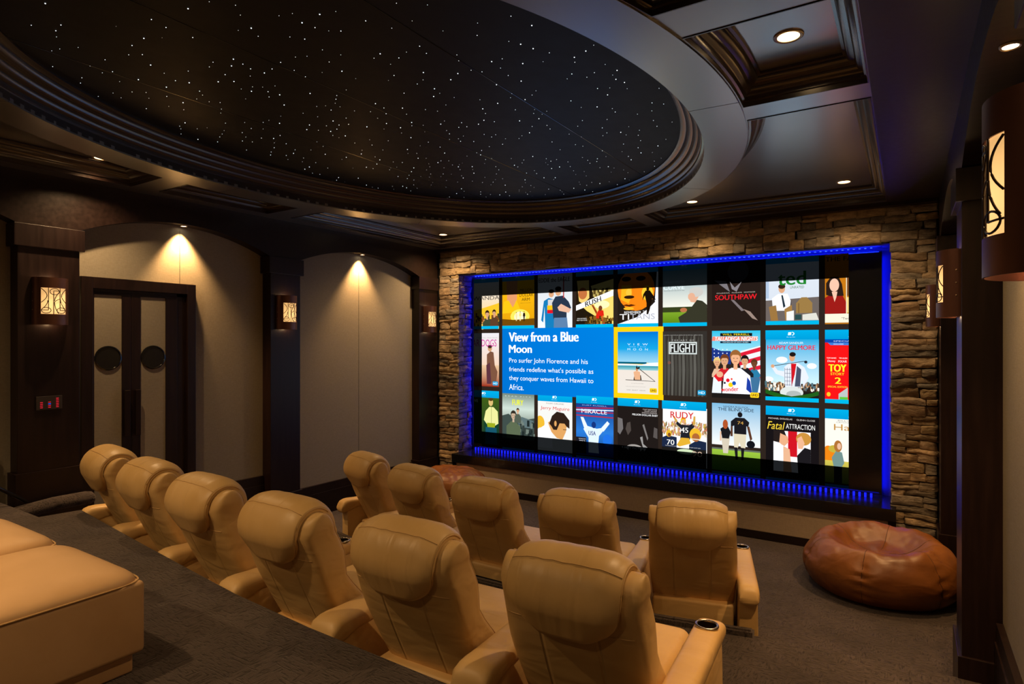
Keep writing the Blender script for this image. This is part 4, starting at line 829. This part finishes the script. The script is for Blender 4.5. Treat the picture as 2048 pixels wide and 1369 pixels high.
# ------------------------------------------------------------------ sconces
SH, SWD, SD = .38, .125, .10     # height, half width, depth; +y = out from the wall
def cyl(u, z, r=0): a = u * PI / 2; return ((SWD + r) * math.sin(a), .008 + (SD + r) * math.cos(a), z)
def make_sconce():
    t = empty('wall_sconce')
    wu, wz0, wz1 = .50, -.105, .105
    us = [-1, -.85, -.7, -.6] + [-wu + i * wu / 5 for i in range(11)] + [.6, .7, .85, 1]
    zs = [-SH / 2, -.15, wz0, -.05, 0, .05, wz1, .15, SH / 2]
    m = MB(); T_ = .004
    idx = {}
    def vid(i, j, k):
        if (i, j, k) not in idx: idx[(i, j, k)] = len(m.v); m.v.append(cyl(us[i], zs[j], 0 if k == 0 else -T_))
        return idx[(i, j, k)]
    solid = lambda i, j: 0 <= i < len(us) - 1 and 0 <= j < len(zs) - 1 and not (us[i] >= -wu - 1e-6 and us[i + 1] <= wu + 1e-6 and zs[j] >= wz0 - 1e-6 and zs[j + 1] <= wz1 + 1e-6)
    for i in range(len(us) - 1):
        for j in range(len(zs) - 1):
            if not solid(i, j): continue
            m.f.append((vid(i, j, 0), vid(i + 1, j, 0), vid(i + 1, j + 1, 0), vid(i, j + 1, 0)))
            m.f.append((vid(i, j + 1, 1), vid(i + 1, j + 1, 1), vid(i + 1, j, 1), vid(i, j, 1)))
            for (a, b, c, d, e, f) in ((i, j, i + 1, j, i, j - 1), (i, j + 1, i + 1, j + 1, i, j + 1), (i, j, i, j + 1, i - 1, j), (i + 1, j, i + 1, j + 1, i + 1, j)):
                if not solid(e, f): m.f.append((vid(a, b, 0), vid(c, d, 0), vid(c, d, 1), vid(a, b, 1)))
    h = m.build('housing', M_COPPER, t, fix=True); weighted(h, 35)
    MB().box(-SWD, SWD, 0, .010, -SH / 2 + .003, SH / 2 - .003).build('back_plate', M_COPPER, t)
    g = MB().grid(12, 4, lambda a, b: cyl(-wu * 1.04 + a * wu * 2.08, wz0 - .004 + b * (wz1 - wz0 + .008), -.009)).build('glass_panel', M_SGLASS, t, smooth=True)
    gr = MB(); rt = .0028
    def crv(pts): gr.tube([cyl(u * wu, z * .105, -.003) for u, z in pts], rt, 5)
    def line(a, b, n=6): crv([(a[0] + (b[0] - a[0]) * i / n, a[1] + (b[1] - a[1]) * i / n) for i in range(n + 1)])
    def circ(cx, cz, rx, rz, a0=0, a1=2 * PI): crv([(cx + rx * math.cos(a0 + (a1 - a0) * i / 18), cz + rz * math.sin(a0 + (a1 - a0) * i / 18)) for i in range(19)])
    line((-.38, 1), (-.38, -.70)); line((.10, .78), (.10, -1)); line((.46, 1), (.46, -.70))
    circ(-.50, -.72, .36, .22); circ(.62, -.72, .34, .22); circ(.02, .72, .34, .24)
    line((-.95, -.70), (-.38, -.70)); line((.46, -.70), (.98, -.70)); line((-.32, .78), (.10, .78))
    crv([(-.95 + .45 * math.sin(i / 12 * PI), .95 - i * .09) for i in range(13)])
    crv([(.98 - .42 * math.sin(i / 12 * PI), .95 - i * .09) for i in range(13)])
    crv([(-.40 - .45 * (i / 10) ** 2, .15 - i * .075) for i in range(11)])
    crv([(-.32 + .36 * math.sin(i / 10 * PI * .5), .70 - i * .07) for i in range(11)])
    crv([(-.36 + .40 * math.sin(i / 10 * PI * .5), .18 - i * .03) for i in range(11)])
    crv([(.04 - .30 * (i / 10) ** 2, -.12 - i * .085) for i in range(11)])
    crv([(.50 + .45 * (i / 10) ** 2, .05 - i * .07) for i in range(11)])
    gr.build('grille', M_BRONZE, t, smooth=True)
    for s in (-1, 1):
        for z in (-.07, 0, .07):
            MB().lathe([(.005, 0), (.004, .003), (.0003, .004)], n=8, cap=(True, True)).build('screw', M_CHROME_D, t)
            sc = t.children[-1]; sc.rotation_euler = (0, s * PI / 2, 0); sc.location = (s * (SWD - .002), .02, z)
    d = bpy.data.lights.new('bulb', 'POINT'); d.energy = P_SCONCE; d.color = WARM; d.shadow_soft_size = .02
    for zz in (SH / 2 - .02, -SH / 2 + .02):
        b = bpy.data.objects.new('bulb', d); link(b, t); b.location = (0, .055, zz)
    return t
def copy_tree(o, parent=None):
    c = o.copy(); COL.objects.link(c)
    if parent is not None: c.parent = parent
    for ch in list(o.children): copy_tree(ch, c)
    return c
sp = make_sconce()
SCN = [(XL, 2.115, -90, 'copper wall sconce on the left pilaster beside the double doors, above the keypad'), (XL, 4.365, -90, 'copper wall sconce on the middle pilaster of the left wall'),
       (XL, 6.80, -90, 'copper wall sconce next to the left end of the stone wall'), (XR, 1.69, 90, 'big nearby copper wall sconce at the right edge of the picture'),
       (XR, 4.30, 90, 'copper wall sconce on the middle pilaster of the right wall'), (XR, 6.80, 90, 'copper wall sconce overlapping the right end of the stone wall')]
for i, (x, y, a, s) in enumerate(SCN):
    t = sp if i == 0 else copy_tree(sp)
    t.location = (x, y, 2.43); t.rotation_euler = (0, 0, R(a)); tag(t, s, 'sconce', 'copper wall sconces on the pilasters')

# ------------------------------------------------------------------ keypad
kp = MB().box(XL, XL + .012, 2.02, 2.20, 1.60 - .05, 1.60 + .06).build('wall_keypad', plain('grey keypad plate', (.035, .028, .026), .5), bevel=.003)
tag(kp, 'grey wall keypad with red and blue lit buttons below a sconce', 'keypad')
red = emis('red diode', (1, .03, .05), .55, 'NONE'); blue = emis('keypad blue diode', (.05, .12, 1), .8, 'NONE')
for c, (yy, n) in enumerate(((2.055, 4), (2.11, 4), (2.165, 6))):
    mm = {0: MB(), 1: MB()}
    for i in range(n):
        z = 1.565 + i * .014
        mm[1 if (c == 1 and i == 2) else 0].box(XL + .0115, XL + .014, yy - .009, yy + .009, z, z + .007)
    mm[0].build('button_column', red, kp)
    if mm[1].v: mm[1].build('button_column', blue, kp)

# ------------------------------------------------------------------ double doors
MB().box(XLW, XLW + .05, 2.378, 2.470, Z2, 2.67).box(XLW, XLW + .05, 3.30, 3.385, Z2, 2.67).box(XLW, XLW + .05, 2.47, 3.30, 2.57, 2.67).build('door_3', M_WOODV, kind='structure', bevel=.004)
MB().box(-.165, XR + .004, YB, 6.93, ZC - .008, ZC - .001).build('trim_78', M_WOODV, kind='structure')  # dark strip added over the right soffit, painting in its lack of screen reflection
MB().box(XLW, XLW + .012, 2.47, 3.30, 2.54, 2.57).box(XLW, XLW + .012, 3.215, 3.30, Z2, 2.57).build('trim_31', M_WOODV, kind='structure')
def door(name, y0, y1, p0, p1, hy):
    r = empty(name, (XLW, (y0 + y1) / 2, Z2)); r['kind'] = 'structure'
    loc(MB().box(XLW, XLW + .022, y0, p0, Z2 + .01, 2.54).box(XLW, XLW + .022, p1, y1, Z2 + .01, 2.54).box(XLW, XLW + .022, p0, p1, 2.52, 2.54).box(XLW, XLW + .022, p0, p1, Z2 + .01, Z2 + .25), r).build('frame', M_WOODV, r, bevel=.002)
    loc(MB().box(XLW, XLW + .012, p0, p1, Z2 + .25, 2.52), r).build('panel', M_FAB, r)
    yc = (p0 + p1) / 2; rr = min(.112, (p1 - p0) / 2 - .002)
    m = MB()
    m.loft([[(X_, yc - (r.location.y) + q * math.cos(a), 1.955 - Z2 + q * math.sin(a)) for a in [k * 2 * PI / 40 for k in range(40)]] for q, X_ in ((rr, .010), (rr, .022), (rr - .010, .026), (rr - .014, .018), (.001, .018))], cap=(False, True))
    weighted(m.build('porthole', M_BLACK, r), 40)
    b = MB(); yy = hy - r.location.y
    b.box(.050, .066, yy - .022, yy + .022, 1.24 - Z2, 1.66 - Z2).box(.02, .055, yy - .008, yy + .008, 1.28 - Z2, 1.30 - Z2).box(.02, .055, yy - .008, yy + .008, 1.60 - Z2, 1.62 - Z2)
    b.build('handle', M_BRONZE, r, bevel=.003)
door('door_1', 2.470, 2.791, 2.49, 2.715, 2.745)
door('door_2', 2.794, 3.215, 2.875, 3.105, 2.835)

# ------------------------------------------------------------------ recliners
def sgn(a): return (a > 0) - (a < 0)
def superring(cx, cy, a, b, n, N_=40, z=0):
    out = []
    for i in range(N_):
        t = i * 2 * PI / N_; c, s = math.cos(t), math.sin(t)
        out.append((cx + a * sgn(c) * abs(c) ** (2 / n), cy + b * sgn(s) * abs(s) ** (2 / n), z))
    return out
def back_y(z): return .19 - (z - .34) * .25 / .56
def make_back():
    lv = []
    for i in range(11):
        z = .33 + .57 * i / 10
        yr = back_y(z) - .012 * math.sin(i / 10 * PI)
        k = max(0, (.66 - z) / .33)
        yf = .155 + .02 * (1 - i / 10) + (.30 * k if k > 0 else 0) + (.05 if z < .8 else .05 * max(0, (.9 - z) / .1))
        hw = .272 + .012 * math.sin(i / 10 * PI)
        lv.append((z, yr, yf, hw))
    zc, yc, rr = .905, .045, .098
    for i in range(1, 9):
        a = i / 8 * PI / 2
        h = rr * math.cos(a)
        lv.append((zc + rr * math.sin(a), yc - h, yc + h, .280 - .006 * (1 - math.cos(a))))
    rings = []
    for z, yr, yf, hw in lv:
        rings.append(superring(0, (yr + yf) / 2, hw, max(.004, (yf - yr) / 2), 5.5, 44, z))
    m = MB().loft(rings); make_back.rings = rings
    return m
def pad_path(s):
    """s 0..1 from the front low edge over the crest to the low rear edge; returns (y, z, ny, nz)"""
    segs = [('l', (.165, .74), (.157, .90), .16), ('a', (.045, .90), .104, .345), ('l', (-.065, .90), (.005, .750), .166)]
    tot = sum(x[3] for x in segs); d = s * tot
    if d < .16:
        k = d / .16; return (.165 - .008 * k, .74 + .16 * k, 1, 0)
    d -= .16
    if d < .345:
        a = d / .345 * PI; return (.045 + .104 * math.cos(a), .90 + .108 * math.sin(a), math.cos(a), math.sin(a))
    d -= .345; k = d / .166
    return (-.065 + .070 * k, .90 - .150 * k, -.906, -.42)
def make_pad():
    HW = .218; n, mm = 40, 18
    def hw(s):
        e = max(0, (s - .71) / .29)
        f = max(0, (.12 - s) / .12)
        return HW * (max(0.0, 1 - e ** 2.1)) ** (1 / 2.2) * (1 - .25 * f * f) + .001
    def pt(i, j, top):
        s = 1 - (1 - i / n) ** 1.0
        if s > .9: pass
        t = -1 + 2 * j / mm; t = math.sin(t * PI / 2)
        y, z, ny, nz = pad_path(s); x = hw(s) * t
        e = 1 - abs(t) ** 5; e2 = min(1, (1 - s) / .05) ** .6; e3 = min(1, s / .06) ** .6
        wr = .0035 * math.sin(x * 70 + 3 * math.sin(s * 9)) * math.exp(-((s - .62) / .16) ** 2)
        th = (.020 + .034 * e + wr * e) * max(.15, e2 * e3) if top else -.004
        return (x, y + ny * th, z + nz * th)
    m = MB()
    v = [pt(i, j, True) for i in range(n + 1) for j in range(mm + 1)] + [pt(i, j, False) for i in range(n + 1) for j in range(mm + 1)]
    W2 = mm + 1; K = (n + 1) * W2; f = []
    for i in range(n):
        for j in range(mm):
            a = i * W2 + j; f.append((a, a + W2, a + W2 + 1, a + 1)); f.append((K + a + 1, K + a + W2 + 1, K + a + W2, K + a))
        a = i * W2; f.append((a, K + a, K + a + W2, a + W2)); a = i * W2 + mm; f.append((a, a + W2, K + a + W2, K + a))
    for j in range(mm):
        f.append((j, j + 1, K + j + 1, K + j)); a = n * W2 + j; f.append((a, K + a, K + a + 1, a + 1))
    m.add(v, f)
    # piping round the flap and stitch line over the crest
    pp = []; 
    for i in range(15, n + 1): s = i / n; y, z, ny, nz = pad_path(s); pp.append((hw(s) * 1.0, y + ny * .012, z + nz * .012))
    pp2 = [(-x, y, z) for x, y, z in reversed(pp)]
    pipe = MB().tube(pp + pp2, .0028, 6)
    y, z, ny, nz = pad_path(24 / n); st1 = [(p[0], p[1] + ny * .0012, p[2] + nz * .0012) for p in (pt(24, j, True) for j in range(1, mm))]
    return m, pipe, st1
def arm_pad(wf, wr, x0=0):
    rings = []
    for y, h, dz in ((-.060, .016, -.030), (-.052, .042, -.024), (-.032, .058, -.016), (.0, .064, -.010), (.04, .062, -.006), (.085, .052, .0), (.12, .048, .002), (.3, .047, .003), (.5, .047, .003), (.68, .047, .003), (.80, .046, .002), (.835, .040, -.002), (.85, .024, -.008)):
        k = min(1, max(0, (y + .05) / .85)); hwid = wr + (wf - wr) * k
        if y < -.045: hwid *= .88
        if y > .84: hwid *= .9
        r = superring(0, 0, hwid, h, 3.2, 28)
        rings.append([(x0 + a, y, .512 + dz + b) for a, b, _ in r])
    return MB().loft(rings)
def rounded(x0, x1, y0, y1, z0, z1, bev=.03):
    bm = bmesh.new(); bmesh.ops.create_cube(bm, size=1)
    for v in bm.verts: v.co = Vector(((x0 + x1) / 2 + v.co.x * (x1 - x0), (y0 + y1) / 2 + v.co.y * (y1 - y0), (z0 + z1) / 2 + v.co.z * (z1 - z0)))
    bmesh.ops.bevel(bm, geom=list(bm.edges), offset=bev, segments=4, affect='EDGES', profile=.5)
    return bm
def bmobj(name, bm, mat, parent, ang=60):
    me = bpy.data.meshes.new(name); bm.to_mesh(me); bm.free(); me.materials.append(mat)
    o = bpy.data.objects.new(name, me); link(o, parent); return weighted(o, ang)
CUPY = .735
def add_arm(t, kind, side):
    """kind: 'end' straight outer arm, 'wedge' shared arm"""
    if kind == 'end': cx, wf, wr, rot, yo = side * .345, .064, .064, 0, 0
    else: cx, wf, wr, rot, yo = side * .376, .050, .086, R(2.5), 0
    pad = arm_pad(wf, wr).build('arm_pad', M_LEA, None, fix=True)
    cut = MB().lathe([(.041, .40), (.041, .60)], cx=0, cy=CUPY, n=28, cap=(True, True)).build('cut', M_LEA, None, fix=True)
    bo = pad.modifiers.new('b', 'BOOLEAN'); bo.object = cut; bo.operation = 'DIFFERENCE'; bo.solver = 'EXACT'
    bpy.context.view_layer.update()
    me = bpy.data.meshes.new_from_object(pad.evaluated_get(bpy.context.evaluated_depsgraph_get()))
    bpy.data.objects.remove(pad); bpy.data.objects.remove(cut)
    arm = empty('arm'); arm.parent = t; arm.location = (cx, yo, 0); arm.rotation_euler = (0, 0, rot)
    me.name = 'arm_pad'
    if not me.materials: me.materials.append(M_LEA)
    p = bpy.data.objects.new('arm_pad', me); link(p, arm); weighted(p, 50)
    # side body, flaring slightly to the floor at the rear
    rings = []
    for z, e in ((.02, 1.0), (.05, 1.03), (.25, .97), (.40, .93), (.49, .9)):
        a = wr * .94 * e; b = wf * .94 * e
        rings.append([(-a, .0, z), (a, .0, z), (b, .80, z), (-b, .80, z)])
    q = MB().loft(rings).build('arm_panel', M_LEA, arm, fix=True, bevel=.012); weighted(q, 50)
    c = MB().lathe([(.0405, .566), (.0405, .50), (.040, .46), (.034, .452), (.0005, .452)], cx=0, cy=CUPY, n=28, cap=(False, True)).build('cup_well', M_CUP, arm); weighted(c, 50)
    m = MB(); n = 32; mt = []
    for i in range(n):
        t_ = i * 2 * PI / n; mt.append((.0455 * math.cos(t_), CUPY + .0455 * math.sin(t_), .5645))
    m.tube(mt, .0062, 8, closed=True); m.build('cup_holder_ring', M_CHROME, arm, smooth=True, fix=True)
    return arm
M_CUP = plain('dark metal cup well', (.06, .05, .045), .3, .9)
def make_recliner(left_end=False, right='wedge'):
    t = empty('recliner')
    b = make_back().build('backrest', M_LEAB, t, fix=True); weighted(b, 60)
    # side piping of the back wings, on the front corner of the shell and over the shoulder
    rg = make_back.rings
    for ia, ib in ((4, 40), (18, 26)):
        pp = [rg[j][ia] for j in range(len(rg) - 1)]
        MB().tube([Vector(p) * 1.0 for p in pp], .0042, 6).build('piping', M_STITCH, b, smooth=True)
    pad, pipe, st1 = make_pad()
    p = pad.build('headrest', M_LEAH, t, fix=True); weighted(p, 60)
    pipe.build('piping', M_STITCH, p, smooth=True)
    MB().tube(st1, .0016, 4).build('stitching', M_STITCH, p, smooth=True)
    for q in ((34, 39), (27, 32)):   # short cross seams on the shoulders
        MB().tube([rg[8][a] for a in range(q[0], q[1] + 1)], .0022, 5).build('shoulder_seam', M_STITCH, b, smooth=True)
    bmobj('base', rounded(-.262, .262, .13, .82, .02, .36, .02), M_LEA, t)
    bmobj('seat', rounded(-.25, .25, .30, .88, .33, .475, .05), M_LEA, t)
    bmobj('footrest', rounded(-.25, .25, .82, .90, .05, .36, .02), M_LEA, t)
    add_arm(t, right, 1)
    if left_end: add_arm(t, 'end', -1)
    return t
M_LEAH = leather('tan leather headrest', LC, LD, wr=.65, rlo=.34, ws=(10, 2.2, 2.2))
pr = {'wedge': make_recliner(), 'end': make_recliner(right='end'), 'left': make_recliner(left_end=True)}
used = set()
def place(kind, x, y, z, rot, label, group):
    t = pr[kind] if kind not in used else copy_tree(pr[kind])
    used.add(kind)
    t.location = (x, y, z); t.rotation_euler = (0, 0, R(rot)); tag(t, label, 'recliner', group)
G1, G2 = 'recliners of the front row', 'recliners of the second row'
ROW1 = [(-1.18, 3.97, 15.5, 'end', 'tan leather recliner at the right end of the front row, next to the brown beanbag'),
        (-1.95, 3.80, 8.5, 'wedge', 'tan leather recliner second from the right in the front row'),
        (-2.72, 3.75, 1, 'wedge', 'tan leather recliner in the middle of the front row'),
        (-3.50, 3.83, -7, 'wedge', 'tan leather recliner second from the left in the front row, before the far beanbag'),
        (-4.28, 4.02, -14.5, 'left', 'tan leather recliner at the left end of the front row')]
ROW2 = [(-1.04, 1.98, 4, 'end', 'nearest tan leather recliner, right end of the second row, with cup holder arm'),
        (-1.80, 1.91, 2.5, 'wedge', 'tan leather recliner with wrinkled headrest, second from the right in the second row'),
        (-2.60, 1.89, 0, 'wedge', 'tan leather recliner third from the right in the second row'),
        (-3.38, 1.93, -2.5, 'wedge', 'tan leather recliner third from the left in the second row'),
        (-4.13, 2.00, -5.5, 'wedge', 'tan leather recliner second from the left in the second row'),
        (-4.89, 2.09, -9, 'left', 'tan leather recliner farthest left in the second row, nearest the doors')]
for x, y, r_, k, s in ROW1: place(k, x, y, 0, r_, s, G1)
for x, y, r_, k, s in ROW2: place(k, x, y, Z2, r_, s, G2)

# ------------------------------------------------------------------ footrest blocks of the back row
def ottoman(x0, x1, y0, y1, label):
    cx, cy = (x0 + x1) / 2, (y0 + y1) / 2
    t = empty('leather_ottoman', (cx, cy, Z3), label=label, cat='ottoman', group='leather ottomans at the rear')
    hx, hy = (x1 - x0) / 2, (y1 - y0) / 2
    bm = rounded(-hx, hx, -hy, hy, .075, .345, .018)
    bmobj('cushion_side', bm, M_LEAO, t)
    rings = []
    for i in range(9):
        a = i / 8 * PI / 2; e = math.cos(a)
        rings.append([(p[0], p[1], .345 + .055 * math.sin(a)) for p in superring(0, 0, hx * (.45 + .55 * e ** .75) if i < 8 else hx * .3, hy * (.45 + .55 * e ** .75) if i < 8 else hy * .3, 9, 44)])
    q = MB().loft(rings, cap=(False, True)).build('cushion_top', M_LEAO, t, fix=True); weighted(q, 70)
    sr = superring(0, 0, hx + .001, hy + .001, 12, 60, .345)
    MB().tube(sr, .0035, 5, closed=True).build('seam', M_STITCH, t, smooth=True)
    bmobj('base', rounded(-hx + .04, hx - .03, -hy + .04, hy - .03, .0, .09, .01), M_LEAO, t)
ottoman(-3.125, -2.43, .32, 1.185, 'large tan leather ottoman block in the bottom left corner, nearer of the two')
ottoman(-3.86, -3.165, .32, 1.185, 'tan leather ottoman block behind the nearer one at the left edge')

# ------------------------------------------------------------------ beanbags
def beanbag(x, y, rad, ht, seed, crater, label, rz=0, sq=1.0):
    t = empty('beanbag', (x, y, 0), rz, label=label, cat='beanbag', group='brown leather beanbags')
    prof = []
    if crater: base_ = [(.0, 0), (.55, .0), (.80, .02), (.93, .12), (1.0, .33), (.99, .55), (.93, .76), (.84, .92), (.74, 1.0), (.63, .97), (.52, .86), (.40, .75), (.26, .70), (.12, .69), (.0, .69)]
    else: base_ = [(.0, 0), (.55, .0), (.80, .03), (.95, .18), (1.0, .40), (.97, .62), (.88, .80), (.74, .93), (.58, 1.0), (.42, 1.03), (.26, 1.04), (.12, 1.04), (.0, 1.04)]
    # resample with catmull
    P = []
    for i in range(len(base_) - 1):
        p0 = base_[max(0, i - 1)]; p1 = base_[i]; p2 = base_[i + 1]; p3 = base_[min(len(base_) - 1, i + 2)]
        for k in range(5):
            u = k / 5
            P.append(tuple(.5 * ((2 * p1[c]) + (-p0[c] + p2[c]) * u + (2 * p0[c] - 5 * p1[c] + 4 * p2[c] - p3[c]) * u * u + (-p0[c] + 3 * p1[c] - 3 * p2[c] + p3[c]) * u ** 3) for c in (0, 1)))
    P.append(base_[-1]); n = 120; rings = []
    for r_, h_ in P:
        ring = []
        for i in range(n):
            a = i * 2 * PI / n
            seam = 6; ph = (a * seam / (2 * PI)) % 1; sd = min(ph, 1 - ph)
            e = math.sin(min(1, max(0, h_)) * PI)
            k = 1 - .030 * math.exp(-(sd / .035) ** 2) * (e + .2)
            k += .018 * hsh(math.cos(a) * 2.2 + seed, math.sin(a) * 2.2, h_ * 3)
            # short tucks crossing the seams
            k += .014 * math.sin(h_ * 34 + 6 * hsh(seed, a, 1)) * math.exp(-(sd / .10) ** 2) * e * (.3 + abs(hsh(a * 1.3, seed, h_ * 2)) * 2)
            z = h_ * ht + (.030 * hsh(math.cos(a) * r_ * 2.5, math.sin(a) * r_ * 2.5, seed) + .012 * hsh(math.cos(a) * r_ * 9, math.sin(a) * r_ * 9, seed)) * (1 if h_ > .6 else 0) * min(1, max(0, (h_ - .5) / .3))
            if crater and r_ < .75 and h_ > .5: z += .018 * math.sin(a * 6) * r_ * (1 - r_)
            if crater: z += .035 * math.sin(a + .9) * max(0, h_ - .3) * r_
            rr = max(.0005, r_) * rad * k
            ring.append((rr * math.cos(a), rr * math.sin(a) * sq, max(0, z)))
        rings.append(ring)
    b = MB().loft(rings).build('bag', M_BAG, t, fix=True); weighted(b, 80)
    for s_ in range(6):
        a = s_ * 2 * PI / 6; i = int(round(a / (2 * PI) * n)) % n
        pts = [Vector(rings[j][i]) for j in range(8, len(rings) - 6, 2)]
        pts = [p + Vector((math.cos(a), math.sin(a), .2)) * .0005 for p in pts]
        MB().tube(pts, .0028, 5).build('seam', M_BAGS, t, smooth=True)
    return t
M_BAGS = plain('brown leather seam', (.10, .035, .012), .5)
beanbag(-.21, 6.06, .58, .43, 3.3, True, 'big cognac brown leather beanbag with a sunken top on the right', R(20))
beanbag(-5.05, 6.28, .50, .42, 8.1, False, 'brown leather beanbag in the far left corner behind the front row', R(40))

# ------------------------------------------------------------------ low carpeted wall and handrail by the left steps
lw = empty('stair_wall', (-5.72, 1.8, 0), label='low black side wall with a rolled carpet cap beside the left steps', cat='low wall')
loc(MB().box(-5.80, -5.68, 1.70, 2.36, Z2, .79), lw).build('panel', M_WOODH, lw)
rings = []
for i, (y, dz) in enumerate([(1.66, -.05), (1.675, -.05), (1.71, -.045), (1.9, -.02), (2.1, 0), (2.33, .0), (2.365, .0), (2.38, .0)]):
    r_ = .055 * (.5 if i in (0, 7) else .85 if i in (1, 6) else 1)
    rings.append([(-5.74 + 1.6 * r_ * math.cos(k * PI / 8), y, .80 + dz + r_ * math.sin(k * PI / 8)) for k in range(16)])
loc(MB().loft(rings), lw).build('carpet_cap', M_CARPET, lw, smooth=True, fix=True)
hr = empty('handrail', (-5.74, 1.7, Z3), label='dark round handrail sloping down onto the low wall at the left edge', cat='handrail')
loc(MB().tube([(-5.74, 1.42, 1.26), (-5.74, 1.92, .855)], .014, 10), hr).build('rail', M_BLACK, hr, smooth=True)
loc(MB().tube([(-5.74, 1.45, Z3), (-5.74, 1.45, 1.23)], .010, 8), hr).build('post', M_BLACK, hr, smooth=True)
